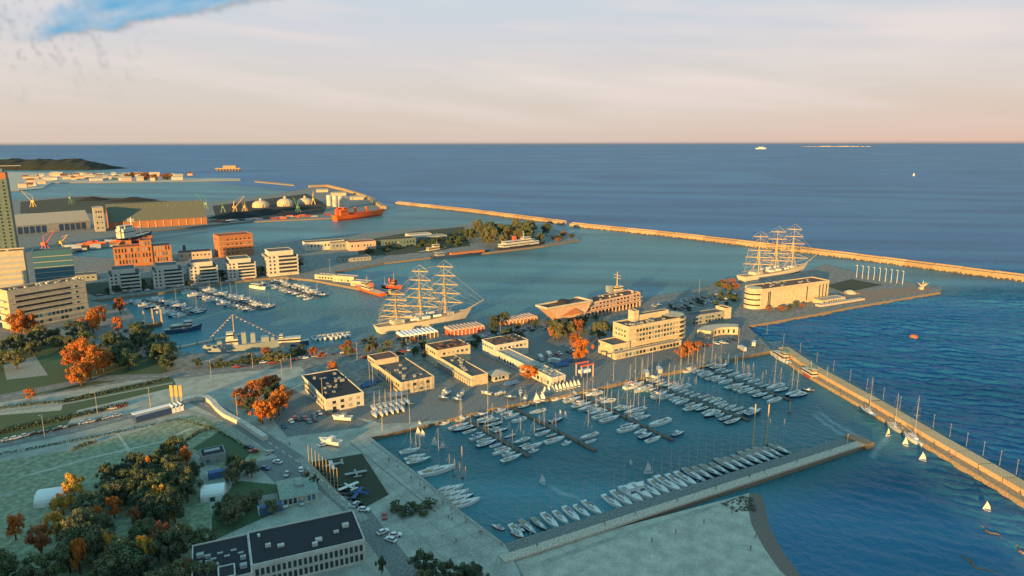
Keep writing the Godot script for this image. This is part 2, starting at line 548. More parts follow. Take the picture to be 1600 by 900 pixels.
func build_land() -> void:
	var main := [Vector3(-1400, 0, 100), Vector3(40, 0, 100), Vector3(20, 0, -120), [820, 905], [800, 868], [788, 849], [715, 794], [661, 746], [605, 703], [578, 682],
		[684, 658], [772, 637], [893, 615], [985, 594], [1085, 574], [1206, 548], [1168, 510],
		[1270, 492], [1345, 478], [1470, 457], [1471, 450], [1410, 440], [1330, 424], [1290, 413], [1262, 424], [1150, 444], [1118, 440], [1108, 448], [1005, 466], [840, 490], [750, 506], [690, 521], [590, 529], [540, 536], [440, 547], [330, 553], [269, 547],
		[225, 512], [200, 482], [140, 468], [250, 456], [381, 437], [438, 432], [485, 436], [556, 449], [604, 459], [608, 453], [560, 441], [522, 424], [600, 410], [680, 401], [765, 394], [850, 384], [905, 375], [903, 371], [870, 359], [850, 351], [725, 350], [700, 356], [650, 356], [540, 367], [475, 373], [400, 384], [330, 389], [270, 394], [165, 402], [100, 398],
		[160, 374], [230, 360], [325, 351], [397, 345], [520, 340], [598, 331], [600, 326], [575, 309], [540, 298], [490, 291], [480, 294], [360, 313], [300, 316], [235, 309], [130, 304], [30, 311], [0, 313], Vector3(-1500, 0, -1560)]
	land("ground", pxs(main), M["ground"], M["quay_wall"], "grey paved ground of the port and its piers", "ground")
	# hill with villas behind the viewpoint: its crest keeps the low sun off the marina
	var hb := MB.new()
	var hf := FastNoiseLite.new()
	hf.seed = 31; hf.frequency = 0.02
	var hy := func(x: float, z: float) -> float:
		var crest := 41.0 + 4.0 * smoothstep(-200.0, -150.0, x) + 13.0 * exp(-pow((x + 50.0) / 38.0, 2.0)) + hf.get_noise_1d(x * 1.5) * 5.0
		crest *= 1.0 - smoothstep(-38.0, 12.0, x)
		var across := smoothstep(-110.0, 25.0, z)
		return 1.6 + crest * across + hf.get_noise_2d(x * 3.0, z * 3.0) * 2.0 * across
	for i in 75:
		for j in 34:
			var x0 := -700.0 + i * 10.0
			var z0 := -110.0 + j * 10.0
			hb.quad(Vector3(x0, hy.call(x0, z0), z0), Vector3(x0, hy.call(x0, z0 + 10), z0 + 10), Vector3(x0 + 10, hy.call(x0 + 10, z0 + 10), z0 + 10), Vector3(x0 + 10, hy.call(x0 + 10, z0), z0))
	solid("hill", hb.mesh(), M["lawn"], "grassy hill rising behind the shore and park", "hill", "structure")
	# beach
	var bb := MB.new()
	var edge := pxs([[1182, 770], [1192, 800], [1200, 830], [1222, 868], [1247, 902]], 0.0)
	edge.append(Vector3(100, 0, -140)); edge.append(Vector3(112, 0, -60)); edge.append(Vector3(115, 0, 100))
	var inner := PackedVector3Array()
	for p in edge:
		inner.append(p + Vector3(-5.5, 1.5, -1))
	var body := PackedVector3Array([Vector3(39, 1.5, 100), Vector3(19, 1.5, -120)])
	body.append_array(pxs([[820, 905], [800, 868]], 1.5))
	body.append_array(pxs([[1170, 771]], 1.5))
	for k in inner.size():
		if k > 0: body.append(inner[k])
	bb.poly(body)
	solid("beach", bb.mesh(), M["sand"], "pale sandy beach beside the concrete mole", "beach", "structure")
	var sb := MB.new()
	for k in edge.size() - 1:
		var a0 := inner[k]; var a1 := inner[k + 1]
		if k == 0: a0 = G(1170, 771, 1.5)
		sb.quad(a0, edge[k] + Vector3(3, -0.5, 0.5), edge[k + 1] + Vector3(3, -0.5, 0.5), a1)
	solid("shoreline", sb.mesh(), M["wet_sand"], "dark wet sand along the waterline of the beach", "sand", "structure")
	# mole between the marina and the beach: low berth walkway and raised wall
	var m0 := G(800, 868)
	var m1 := G(1343, 693)
	var d := (m1 - m0).normalized()
	var s := d.cross(Vector3.UP).normalized()       # towards the camera
	var mo := thing("mole", "long straight concrete mole between marina and beach", "mole", m0)
	mo.set_meta("kind", "structure")
	var low := MB.new()
	var L := m0.distance_to(m1)
	var bs := Basis(d, Vector3.UP, s)
	low.box(d * (L * 0.5 - 2) + s * -4.5 + Vector3(0, -2.4, 0), Vector3(L + 4, 4.0, 6.4), bs)
	part(mo, "walkway", low.mesh(), M["road"])
	var up := MB.new()
	up.box(d * (L * 0.5 - 2) + s * 0.6 + Vector3(0, 0.1, 0), Vector3(L + 4.2, 0.7, 3.9), bs)
	var ub := MB.new()
	ub.box(d * (L * 0.5 - 2) + s * 0.5 + Vector3(0, -2.26, 0), Vector3(L + 3.8, 4.0, 3.5), bs)
	part(mo, "base_wall", ub.mesh(), M["quay_wall"])
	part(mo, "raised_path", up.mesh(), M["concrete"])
	var cap := MB.new()
	cap.box(d * (L + 2.0) + s * -1.8 + Vector3(0, -1.5, 0), Vector3(5.0, 4.6, 11.0), bs)
	part(mo, "pier_head", cap.mesh(), M["quay_wall"])
	# jetty on the sea side
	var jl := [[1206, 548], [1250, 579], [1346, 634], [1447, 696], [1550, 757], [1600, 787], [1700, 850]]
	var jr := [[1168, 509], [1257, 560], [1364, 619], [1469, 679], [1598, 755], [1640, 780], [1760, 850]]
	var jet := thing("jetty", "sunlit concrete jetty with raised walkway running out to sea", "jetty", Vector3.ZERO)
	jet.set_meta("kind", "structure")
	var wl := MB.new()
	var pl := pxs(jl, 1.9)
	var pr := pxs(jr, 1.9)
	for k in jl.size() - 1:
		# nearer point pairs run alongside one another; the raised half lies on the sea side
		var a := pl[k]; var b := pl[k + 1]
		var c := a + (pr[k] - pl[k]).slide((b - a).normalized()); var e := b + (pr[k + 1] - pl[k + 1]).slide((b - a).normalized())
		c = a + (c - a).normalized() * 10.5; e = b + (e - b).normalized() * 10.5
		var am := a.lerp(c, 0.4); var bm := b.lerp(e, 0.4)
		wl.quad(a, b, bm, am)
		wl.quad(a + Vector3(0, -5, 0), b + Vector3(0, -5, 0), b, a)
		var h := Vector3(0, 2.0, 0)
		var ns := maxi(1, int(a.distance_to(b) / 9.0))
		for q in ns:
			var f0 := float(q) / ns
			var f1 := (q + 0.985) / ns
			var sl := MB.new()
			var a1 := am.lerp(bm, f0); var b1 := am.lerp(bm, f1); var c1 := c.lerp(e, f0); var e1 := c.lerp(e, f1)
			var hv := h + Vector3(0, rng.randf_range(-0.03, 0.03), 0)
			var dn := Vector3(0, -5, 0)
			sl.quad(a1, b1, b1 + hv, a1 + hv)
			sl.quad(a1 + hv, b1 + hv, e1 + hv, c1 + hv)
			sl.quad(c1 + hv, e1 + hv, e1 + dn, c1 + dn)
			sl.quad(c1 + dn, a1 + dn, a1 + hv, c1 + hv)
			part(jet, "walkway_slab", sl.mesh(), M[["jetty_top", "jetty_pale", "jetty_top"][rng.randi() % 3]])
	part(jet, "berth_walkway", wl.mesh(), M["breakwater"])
	# outer breakwaters
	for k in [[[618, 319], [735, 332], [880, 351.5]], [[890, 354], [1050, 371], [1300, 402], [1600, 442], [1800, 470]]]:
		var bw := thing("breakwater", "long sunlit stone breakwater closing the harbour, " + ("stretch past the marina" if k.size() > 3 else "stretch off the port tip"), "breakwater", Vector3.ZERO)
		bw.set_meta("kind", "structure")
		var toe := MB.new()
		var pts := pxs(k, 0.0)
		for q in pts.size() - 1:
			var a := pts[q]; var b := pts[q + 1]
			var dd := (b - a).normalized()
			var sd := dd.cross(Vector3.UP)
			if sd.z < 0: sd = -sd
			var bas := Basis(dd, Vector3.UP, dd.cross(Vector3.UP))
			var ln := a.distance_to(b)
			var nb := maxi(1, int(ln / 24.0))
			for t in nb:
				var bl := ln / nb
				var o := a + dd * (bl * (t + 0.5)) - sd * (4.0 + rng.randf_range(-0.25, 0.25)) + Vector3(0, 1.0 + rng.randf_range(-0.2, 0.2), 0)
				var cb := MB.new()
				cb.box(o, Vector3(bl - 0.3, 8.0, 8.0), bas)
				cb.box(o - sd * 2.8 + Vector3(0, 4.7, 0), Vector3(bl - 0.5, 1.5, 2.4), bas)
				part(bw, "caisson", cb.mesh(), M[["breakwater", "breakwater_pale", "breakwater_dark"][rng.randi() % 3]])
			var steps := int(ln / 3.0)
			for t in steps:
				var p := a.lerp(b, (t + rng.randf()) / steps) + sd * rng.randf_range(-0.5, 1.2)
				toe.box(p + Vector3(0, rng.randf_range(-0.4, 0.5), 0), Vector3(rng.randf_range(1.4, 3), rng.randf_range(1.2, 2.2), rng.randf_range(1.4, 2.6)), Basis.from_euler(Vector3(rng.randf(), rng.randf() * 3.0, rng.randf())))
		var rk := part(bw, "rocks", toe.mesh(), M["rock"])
		rk.set_meta("kind", "stuff")

# ------------------------------------------------------------------ buildings
func boxmesh(s: Vector3) -> Mesh:
	var k := "box%.2f_%.2f_%.2f" % [s.x, s.y, s.z]
	if not meshes.has(k):
		var b := MB.new()
		b.box(Vector3.ZERO, s)
		meshes[k] = b.mesh()
	return meshes[k]

# A block whose near corner stands at n; the front runs from there along azimuth g, the left end runs back from it.
func block(nm: String, label: String, cat: String, n: Vector3, g: float, grp := "") -> Node3D:
	return thing(nm, label, cat, n, PI / 2 - deg_to_rad(g), grp)

func az(a: Vector3, b: Vector3) -> float:
	return rad_to_deg(atan2(b.x - a.x, -(b.z - a.z)))

func body(t: Node3D, x0: float, x1: float, d0: float, d1: float, y0: float, y1: float, wall: String, roof: String, parapet := 0.5) -> void:
	var b := MB.new()
	b.bx(x0, x1, y0, y1, -d1, -d0)
	part(t, "wall", b.mesh(), M[wall])
	var r := MB.new()
	r.bx(x0 + 0.35, x1 - 0.35, y1 - 0.1, y1 + 0.06, -d1 + 0.35, -d0 - 0.35)
	part(t, "roof", r.mesh(), M[roof])
	if parapet > 0:
		var p := MB.new()
		p.bx(x0 - 0.05, x1 + 0.05, y1 + 0.004, y1 + parapet, -d0 - 0.3, -d0 + 0.05)
		p.bx(x0 - 0.05, x1 + 0.05, y1 + 0.004, y1 + parapet, -d1 - 0.05, -d1 + 0.3)
		p.bx(x0 - 0.05, x0 + 0.3, y1 + 0.004, y1 + parapet, -d1 + 0.3, -d0 - 0.3)
		p.bx(x1 - 0.3, x1 + 0.05, y1 + 0.004, y1 + parapet, -d1 + 0.3, -d0 - 0.3)
		part(t, "parapet", p.mesh(), M[wall])

# rows of windows; face f = front (z = -d), l = end at x = x, r = end facing away
func windows(t: Node3D, face: String, at: float, u0: float, u1: float, n: int, y0: float, dy: float, rows: int, w: float, h: float, mat := "glass") -> void:
	var base_mat := mat
	for j in rows:
		for i in n:
			var u := lerpf(u0, u1, (i + 0.5) / n)
			var y := y0 + dy * j + h * 0.5
			if base_mat == "glass":
				mat = ["glass", "glass", "blue_glass", "curtain"][rng.randi() % 4]
			if face == "f":
				part(t, "window", boxmesh(Vector3(w, h, 0.16)), M[mat], Vector3(u, y, -at + 0.02))
			elif face == "l":
				part(t, "window", boxmesh(Vector3(0.16, h, w)), M[mat], Vector3(at - 0.02, y, -u))
			else:
				part(t, "window", boxmesh(Vector3(0.16, h, w)), M[mat], Vector3(at + 0.02, y, -u))

func bands(t: Node3D, nm: String, x0: float, x1: float, d: float, y0: float, dy: float, rows: int, th: float, out: float, mat: String) -> void:
	for j in rows:
		part(t, nm, boxmesh(Vector3(x1 - x0, th, out)), M[mat], Vector3((x0 + x1) / 2, y0 + dy * j, -d + out * 0.5))

func roof_bits(t: Node3D, x0: float, x1: float, d0: float, d1: float, y: float, n: int, mat := "grey_wall") -> void:
	for i in n:
		var s := Vector3(rng.randf_range(0.8, 2.2), rng.randf_range(0.6, 1.5), rng.randf_range(0.8, 2.0))
		part(t, "roof_vent", boxmesh(s.snapped(Vector3.ONE * 0.4).max(Vector3.ONE * 0.4)), M[mat], Vector3(rng.randf_range(x0, x1), y + s.y * 0.4, -rng.randf_range(d0, d1)))

func build_buildings() -> void:
	var t: Node3D
	# --- low club houses beside the marina
	t = block("club_house", "low flat-roofed white club house with dark roof beside orange trees", "building", G(510, 645), 58)
	body(t, 0, 19, 0, 42, 0, 6.6, "white_wall", "dark_roof")
	windows(t, "l", 0, 3, 40, 14, 3.9, 0, 1, 1.8, 1.4)
	windows(t, "l", 0, 3, 40, 14, 1.0, 0, 1, 1.8, 1.6)
	windows(t, "f", 0, 2, 18, 4, 1.0, 3.0, 2, 1.7, 1.5)
	roof_bits(t, 2, 17, 4, 38, 6.6, 16)
	bands(t, "ledge", 0, 19, 0, 3.3, 0, 1, 0.25, 0.35, "white_wall")
	t = block("club_house", "long cream club house with raised brown-roofed end block", "building", G(627, 617), 58)
	body(t, 0, 19, 0, 44, 0, 6.4, "cream_wall", "grey_roof")
	body(t, -1.0, 13, 34, 46, 6.5, 9.4, "cream_wall", "brown_roof", 0.3)
	windows(t, "l", 0, 2, 33, 12, 3.6, 0, 1, 1.7, 1.4)
	windows(t, "l", 0, 2, 33, 12, 0.9, 0, 1, 1.7, 1.7)
	windows(t, "f", 0, 2, 17, 4, 0.9, 2.9, 2, 1.9, 1.5)
	windows(t, "l", -1.0, 35, 45, 4, 7.2, 0, 1, 1.6, 1.2)
	roof_bits(t, 3, 16, 4, 30, 6.4, 8)
	for k in 3:
		var fp := MB.new()
		fp.tube(Vector3(-2.5, 0, -8 - k * 3.0), Vector3(-2.5, 11, -8 - k * 3.0), 0.14, 0.1, 5)
		part(t, "flagpole", fp.mesh(), M["spar_gold"])
	t = block("harbour_office", "two-storey cream harbour office with ribbed wing and red-brown roof", "building", G(737, 604), 58)
	body(t, 0, 10, 0, 40, 0, 5.4, "cream_wall", "grey_roof")
	body(t, -1.0, 21, 40, 56, 0, 9.6, "cream_wall", "brown_roof", 0.4)
	for k in 14:
		part(t, "rib", boxmesh(Vector3(0.7, 3.2, 0.5)), M["white_wall"], Vector3(-0.7, 1.6, -2.5 - k * 2.6))
	windows(t, "l", 0, 1.5, 38, 14, 0.7, 0, 1, 1.5, 2.2, "blue_glass")
	part(t, "canopy", boxmesh(Vector3(2.2, 0.5, 41)), M["cream_wall"], Vector3(-0.9, 3.6, -20))
	windows(t, "f", 40, 2, 20, 6, 6.6, 0, 1, 1.5, 1.4)
	windows(t, "l", -1.0, 42, 55, 5, 6.6, 0, 1, 1.5, 1.4)
	roof_bits(t, 1, 19, 42, 54, 9.6, 14, "brown_roof")
	roof_bits(t, 2, 8, 3, 36, 5.4, 7)
	t = block("sailing_school", "narrow white terrace building with upper block behind a bright orange tree", "building", G(862, 606), 58)
	body(t, 0, 9, 0, 58, 0, 5.2, "white_wall", "pale_roof")
	body(t, -1, 23, 58, 74, 0, 8.6, "white_wall", "brown_roof", 0.4)
	windows(t, "l", 0, 2, 56, 17, 1.0, 0, 1, 1.8, 2.0)
	windows(t, "f", 58, 2, 22, 7, 5.6, 0, 1, 1.6, 1.4)
	windows(t, "l", -1, 60, 73, 5, 5.6, 0, 1, 1.6, 1.4)
	windows(t, "f", 0, 1, 8, 3, 1.0, 0, 1, 1.6, 2.0)
	roof_bits(t, 0, 22, 59, 73, 8.6, 18, "grey_roof")
	roof_bits(t, 1, 8, 4, 22, 5.2, 8)
	t = block("kiosk", "square kiosk pavilion with pale hipped roof between the harbour buildings", "kiosk", G(771, 598), 58)
	body(t, 0.8, 10.2, 0.8, 9.2, 0, 3.2, "white_wall", "pale_roof", 0)
	var hp := MB.new()
	for q in [[Vector3(-0.4, 3.2, 0.4), Vector3(11.4, 3.2, 0.4)], [Vector3(11.4, 3.2, 0.4), Vector3(11.4, 3.2, -10.4)], [Vector3(11.4, 3.2, -10.4), Vector3(-0.4, 3.2, -10.4)], [Vector3(-0.4, 3.2, -10.4), Vector3(-0.4, 3.2, 0.4)]]:
		hp.tri(q[0], q[1], Vector3(5.5, 5.2, -5))
	part(t, "hipped_roof", hp.mesh(), M["pale_roof"])
	windows(t, "f", 0.8, 1, 10, 4, 0.9, 0, 1, 1.5, 1.6)
	windows(t, "l", 0.8, 1, 9, 4, 0.9, 0, 1, 1.5, 1.6)
	# --- big modernist block
	var a := G(981, 553)
	var b := G(1082, 532)
	var L := a.distance_to(b)
	var gb := az(a, b)
	var H := HT(981, 553, 513)
	t = block("seafront_hall", "large cream modernist block with rounded end and stair tower facing the marina", "building", a, gb)
	body(t, 0, L - 12, 0, 15, 0, H, "cream_wall", "grey_roof", 0.9)
	windows(t, "f", 0, 6, L - 14, 14, H * 0.42, H * 0.185, 3, 1.7, 1.6)
	windows(t, "f", 0, 6, L - 14, 13, 1.2, 0, 1, 2.6, 2.6)
	bands(t, "ledge", 0, L - 12, 0, H * 0.36, H * 0.185, 4, 0.35, 0.7, "cream_wall")
	windows(t, "l", 0, 2, 13, 4, H * 0.42, H * 0.185, 3, 1.3, 1.3)
	var ends := MB.new()
	ends.lathe(Vector3(L - 12, 0, -7.6), [[7.6, 0], [7.6, H + 1.6], [0.01, H + 1.6]], 24)
	part(t, "rounded_end", ends.mesh(), M["cream_wall"])
	for k in 5:
		var rb := MB.new()
		rb.lathe(Vector3(L - 12, H * (0.2 + 0.185 * k), -7.6), [[7.7, 0], [9.0, 0], [9.0, 0.9], [7.7, 0.9]], 24)
		part(t, "round_balcony", rb.mesh(), M["cream_wall"])
		var gw := MB.new()
		gw.lathe(Vector3(L - 12, H * (0.2 + 0.185 * k) + 1.0, -7.6), [[7.68, 0], [7.68, 1.5]], 24)
		part(t, "window_band", gw.mesh(), M["glass"])
	body(t, 12, 16, 9, 14.5, H, H + 7.0, "cream_wall", "grey_roof", 0.3)
	body(t, 16.1, L - 13, 10, 14.5, H, H + 3.6, "cream_wall", "grey_roof", 0.3)
	roof_bits(t, 2, L - 16, 2, 8, H, 22)
	body(t, -14, -0.05, -1.5, 12, 0, 7.5, "cream_wall", "grey_roof", 0.7)
	windows(t, "f", -1.5, -13, -1, 3, 3.6, 0, 1, 3.0, 1.5)
	body(t, -15, L - 16, -5.5, -1.55, 0, 3.6, "cream_wall", "pale_roof", 0.3)
	windows(t, "f", -5.5, -13, L - 18, 18, 0.9, 0, 1, 2.0, 1.9)
	# --- two lower annexes
	t = block("annex", "low blue-grey annex wing with a square end tower behind the modernist block", "building", G(1080, 509), 62)
	body(t, 0, 32, 0, 9, 0, 6.5, "grey_wall", "grey_roof")
	body(t, 32.1, 38, -0.5, 9.5, 0, 8.6, "cream_wall", "brown_roof")
	windows(t, "f", 0, 1, 31, 10, 3.6, 0, 1, 2.0, 1.3)
	windows(t, "f", 0, 1, 31, 10, 0.8, 0, 1, 2.0, 1.5)
	t = block("pavilion", "low curved cream pavilion by the jetty root", "building", G(1110, 531), 66)
	var pv := MB.new()
	for k in 14:
		var a0 := lerpf(-0.75, 0.75, k / 14.0)
		var a1 := lerpf(-0.75, 0.75, (k + 1) / 14.0)
		var p0 := Vector3(13 + 17 * sin(a0), 0, 11 - 17 * cos(a0)); var p1 := Vector3(13 + 17 * sin(a1), 0, 11 - 17 * cos(a1))
		var q0 := Vector3(13 + 26 * sin(a0), 0, 11 - 26 * cos(a0)); var q1 := Vector3(13 + 26 * sin(a1), 0, 11 - 26 * cos(a1))
		var up := Vector3(0, 5.2, 0)
		pv.quad(p0, p1, p1 + up, p0 + up); pv.quad(p0 + up, p1 + up, q1 + up, q0 + up); pv.quad(q1, q0, q0 + up, q1 + up)
		if k == 0: pv.quad(q0, p0, p0 + up, q0 + up)
		if k == 13: pv.quad(p1, q1, q1 + up, p1 + up)
		if k % 2 == 0:
			var gl := MB.new()
			var o := (Vector3(13, 0, 11) - (p0 + p1) * 0.5).normalized() * 0.12
			gl.quad(p0.lerp(p1, 0.15) + o + Vector3(0, 1.2, 0), p0.lerp(p1, 0.85) + o + Vector3(0, 1.2, 0), p0.lerp(p1, 0.85) + o + Vector3(0, 3.6, 0), p0.lerp(p1, 0.15) + o + Vector3(0, 3.6, 0))
			part(t, "window", gl.mesh(), M["glass"])
	part(t, "wall", pv.mesh(), M["cream_wall"])
	# --- long aquarium block on the outer pier
	a = G(1188, 484); b = G(1293, 468)
	L = a.distance_to(b)
	H = HT(1240, 476, 447)
	t = block("aquarium", "long ochre-lit cream block with rounded prow end on the outer pier", "building", a, az(a, b))
	body(t, 0, L, 0, 17, 0, H, "cream_wall", "brown_roof", 0.8)
	var pr := MB.new()
	pr.lathe(Vector3(0.5, 0, -8), [[7.4, 0], [7.4, H - 1.5], [6.4, H - 1.5], [6.4, H + 0.6], [0.01, H + 1.2]], 20)
	part(t, "rounded_prow", pr.mesh(), M["cream_wall"])
	for k in 3:
		var rb2 := MB.new()
		rb2.lathe(Vector3(0.5, 2.6 + k * H * 0.28, -8), [[7.46, 0], [7.46, 1.1]], 20)
		part(t, "window_band", rb2.mesh(), M["glass"])
	for x in [8.0, 9.8, 52.0, 67.0, 71.0, 75.0]:
		part(t, "window", boxmesh(Vector3(1.1, H * 0.75, 0.16)), M["glass"], Vector3(x, H * 0.5, 0.0))
	bands(t, "cornice", 0, L, 0, H - 0.6, 0, 1, 0.5, 0.7, "cream_wall")
	for k in 9:
		part(t, "pilaster", boxmesh(Vector3(0.35, H - 2.4, 0.3)), M["cream_wall"], Vector3(12 + k * 4.4, (H - 2.4) / 2, 0.1))
	roof_bits(t, 3, L - 2, 3, 15, H, 18)
	body(t, L - 22, L + 6, -12, -3, 0, 3.2, "cream_wall", "pale_roof", 0.3)
	windows(t, "f", -12, L - 21, L + 5, 9, 0.8, 0, 1, 1.6, 1.6)
	body(t, L - 30, L + 24, -17, -12.1, 0, 1.4, "concrete", "concrete", 0)
	# --- ship-like terminal
	a = G(905, 499); b = G(1000, 478)
	L = a.distance_to(b)
	H = HT(880, 501, 474)
	t = block("ferry_terminal", "pink-lit terminal with flaring prow-shaped hall and long arcaded wing on the basin quay", "building", a, az(a, b))
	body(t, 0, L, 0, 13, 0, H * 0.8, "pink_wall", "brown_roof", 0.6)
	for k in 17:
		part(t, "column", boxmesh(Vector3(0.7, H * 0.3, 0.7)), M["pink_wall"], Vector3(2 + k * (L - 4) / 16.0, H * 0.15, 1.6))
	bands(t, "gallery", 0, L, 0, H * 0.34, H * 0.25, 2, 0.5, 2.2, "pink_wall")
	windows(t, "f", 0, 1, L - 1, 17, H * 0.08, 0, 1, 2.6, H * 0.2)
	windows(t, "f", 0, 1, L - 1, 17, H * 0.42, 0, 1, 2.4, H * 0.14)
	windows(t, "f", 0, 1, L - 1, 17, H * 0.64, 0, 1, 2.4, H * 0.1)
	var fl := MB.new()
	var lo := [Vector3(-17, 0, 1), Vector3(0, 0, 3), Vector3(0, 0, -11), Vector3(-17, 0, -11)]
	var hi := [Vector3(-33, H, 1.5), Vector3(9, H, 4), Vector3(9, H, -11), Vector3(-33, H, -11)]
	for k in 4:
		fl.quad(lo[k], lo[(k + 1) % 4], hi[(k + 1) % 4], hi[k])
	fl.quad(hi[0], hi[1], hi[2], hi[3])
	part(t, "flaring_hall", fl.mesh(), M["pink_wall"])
	var fr := MB.new()
	fr.quad(Vector3(-31, H + 0.05, 0.8), Vector3(7, H + 0.05, 3), Vector3(7, H + 0.05, -10), Vector3(-31, H + 0.05, -10))
	part(t, "roof", fr.mesh(), M["brown_roof"])
	var rim := MB.new()
	for k in 4:
		rim.tube(hi[k] + Vector3(0, 0.3, 0), hi[(k + 1) % 4] + Vector3(0, 0.3, 0), 0.9, 0.9, 6)
	part(t, "roof_rim", rim.mesh(), M["cream_wall"])
	var ped := MB.new()
	var fz := func(x: float, y: float) -> Vector3: return Vector3(x, y, 1.0 + (y / H) * 0.5 + 0.35 + (x + 33) * 0.075 + (1.0 - y / H) * 0.9)
	ped.quad(fz.call(-22, H * 0.45), fz.call(-12, H * 0.45), fz.call(-9, H * 0.8), fz.call(-9, H * 0.8))
	ped.quad(fz.call(-12, H * 0.45), fz.call(0, H * 0.45), fz.call(-9, H * 0.8), fz.call(-9, H * 0.8))
	part(t, "gable_panel", ped.mesh(), M["brick"])
	for k in 4:
		part(t, "window", boxmesh(Vector3(2.6, H * 0.2, 0.2)), M["glass"], fz.call(-14 + k * 3.6, H * 0.2))
	var dm := MB.new()
	dm.lathe(Vector3(-12, H, -5), [[4.5, 0], [4.2, 1.6], [2.8, 2.8], [0.01, 3.4]], 12)
	part(t, "roof_dome", dm.mesh(), M["dark_roof"])
	roof_bits(t, 4, L - 4, 3, 10, H * 0.8, 14, "cream_wall")
	# --- left-hand town
	a = G(20, 515); b = G(140, 491)
	L = a.distance_to(b)
	H = HT(20, 515, 455)
	t = block("office_block", "cream five-storey office block with ribbon windows beside the basin", "building", a, az(a, b))
	body(t, 0, L, 0, 15, 0, H, "cream_wall", "brown_roof", 0.9)
	for j in 4:
		for k in 8:
			part(t, "window", boxmesh(Vector3(L * 0.085, H * 0.055, 0.16)), M["glass"], Vector3(L * (0.13 + 0.088 * k), H * (0.42 + 0.145 * j), 0.0))
		part(t, "window", boxmesh(Vector3(1.6, H * 0.05, 0.16)), M["glass"], Vector3(L * 0.87, H * (0.42 + 0.145 * j), 0.0))
		part(t, "balcony", boxmesh(Vector3(2.4, 1.1, 11)), M["white_wall"], Vector3(-1.2, H * (0.2 + 0.18 * j), -7))
		part(t, "ledge", boxmesh(Vector3(L, 0.3, 0.4)), M["cream_wall"], Vector3(L / 2, H * (0.38 + 0.145 * j), 0.2))
	windows(t, "f", 0, 3, L - 3, 16, 1.2, H * 0.16, 2, 2.0, 2.2)
	roof_bits(t, 3, L - 3, 3, 12, H, 26, "white_wall")
	a = G(48, 478)
	H = HT(48, 478, 393)
	t = block("office_tower", "beige office tower with horizontal striped facade above the cream block", "building", a + Vector3(-52, 0, 26), 58)
	body(t, 0, 58, 0, 18, 0, H, "cream_wall", "brown_roof", 1.0)
	for j in 9:
		part(t, "window_band", boxmesh(Vector3(56, H * 0.045, 0.16)), M["hull_grey"], Vector3(29, H * (0.12 + 0.098 * j), 0.0))
	roof_bits(t, 2, 54, 2, 15, H, 14, "white_wall")
	t = block("glass_office", "blue glass office block with white floor bands beside the beige tower", "building", a + Vector3(3, 0, -6), 58)
	body(t, 0, 27, 0, 15, 0, H - 1, "blue_glass", "grey_roof", 0.6)
	bands(t, "floor_band", 0, 27, 0, H * 0.1, H * 0.098, 9, 0.7, 0.3, "grey_wall")
	a = G(29, 394)
	H = HT(29, 394, 262)
	t = block("residential_tower", "tall teal tower with dotted windows and a lit brick band near its top", "tower", a + Vector3(-24, 0, 14), 60)
	body(t, 0, 27, 0, 22, 0, H * 0.88, "teal_wall", "grey_roof", 0)
	body(t, 0.4, 26.6, 0.4, 21.6, H * 0.88, H * 0.955, "brick", "grey_roof", 0)
	body(t, 3, 24, 3, 19, H * 0.955, H, "teal_wall", "grey_roof", 0)
	for j in 20:
		for k in 4:
			part(t, "window", boxmesh(Vector3(2.0, 2.0, 0.16)), M["glass"], Vector3(3.5 + k * 6.6, 4 + j * H * 0.042, 0.0))
	part(t, "roof_beam", boxmesh(Vector3(40, 0.8, 0.8)), M["grey_steel"], Vector3(22, H + 3, -8))
	part(t, "roof_mast", boxmesh(Vector3(1, 9, 1)), M["grey_steel"], Vector3(12, H + 4, -8))
	part(t, "roof_mast", boxmesh(Vector3(1, 7, 1)), M["grey_steel"], Vector3(20, H + 3, -8))
	# --- brick warehouses and waterside flats
	a = G(180, 417); b = G(270, 410)
	L = a.distance_to(b); H = HT(185, 416, 386)
	t = block("brick_warehouse", "orange brick warehouse with taller central tower behind the white flats", "warehouse", a, az(a, b))
	body(t, 0, L * 0.46, 0, 20, 0, H, "brick", "red_roof", 0.6)
	body(t, L * 0.462, L * 0.66, -1, 21, 0, H * 1.28, "brick", "red_roof", 0.8)
	body(t, L * 0.662, L, 0, 18, 0, H * 0.94, "brick", "grey_roof", 0.6)
	windows(t, "f", 0, 1, L * 0.45, 8, 3, H * 0.3, 3, 1.3, H * 0.2)
	windows(t, "f", 0, L * 0.68, L - 1, 6, 3, H * 0.3, 3, 1.3, H * 0.2)
	windows(t, "f", -1, L * 0.48, L * 0.64, 3, 3, H * 0.3, 4, 1.3, H * 0.2)
	windows(t, "l", 0, 1, 19, 5, 3, H * 0.3, 3, 1.3, H * 0.2)
	a = G(345, 402); b = G(397, 397)
	L = a.distance_to(b); H = HT(345, 402, 369)
	t = block("brick_warehouse", "boxy orange brick warehouse with pale end frame beside the channel", "warehouse", a, az(a, b))
	body(t, 0, L, 0, 24, 0, H, "brick", "red_roof", 0.8)
	windows(t, "f", 0, 2, L - 2, 7, 3, H * 0.22, 4, 1.6, 1.8)
	windows(t, "l", 0, 2, 22, 4, 3, H * 0.22, 4, 1.6, 1.8)
	bands(t, "brick_course", 0, L, 0, 2.2, H * 0.22, 4, 0.4, 0.3, "pink_wall")
	var flats := [[181, 457, 211, 417, "white balconied flats nearest the office block"], [250, 450, 281, 411, "white balconied flats behind the motorboat pontoon"], [306, 444, 336, 406, "white balconied flats in front of the brick tower"], [366, 437, 397, 401, "white balconied flats below the boxy brick warehouse"], [428, 431, 464, 388, "largest white flats with sunlit end at the small pier"]]
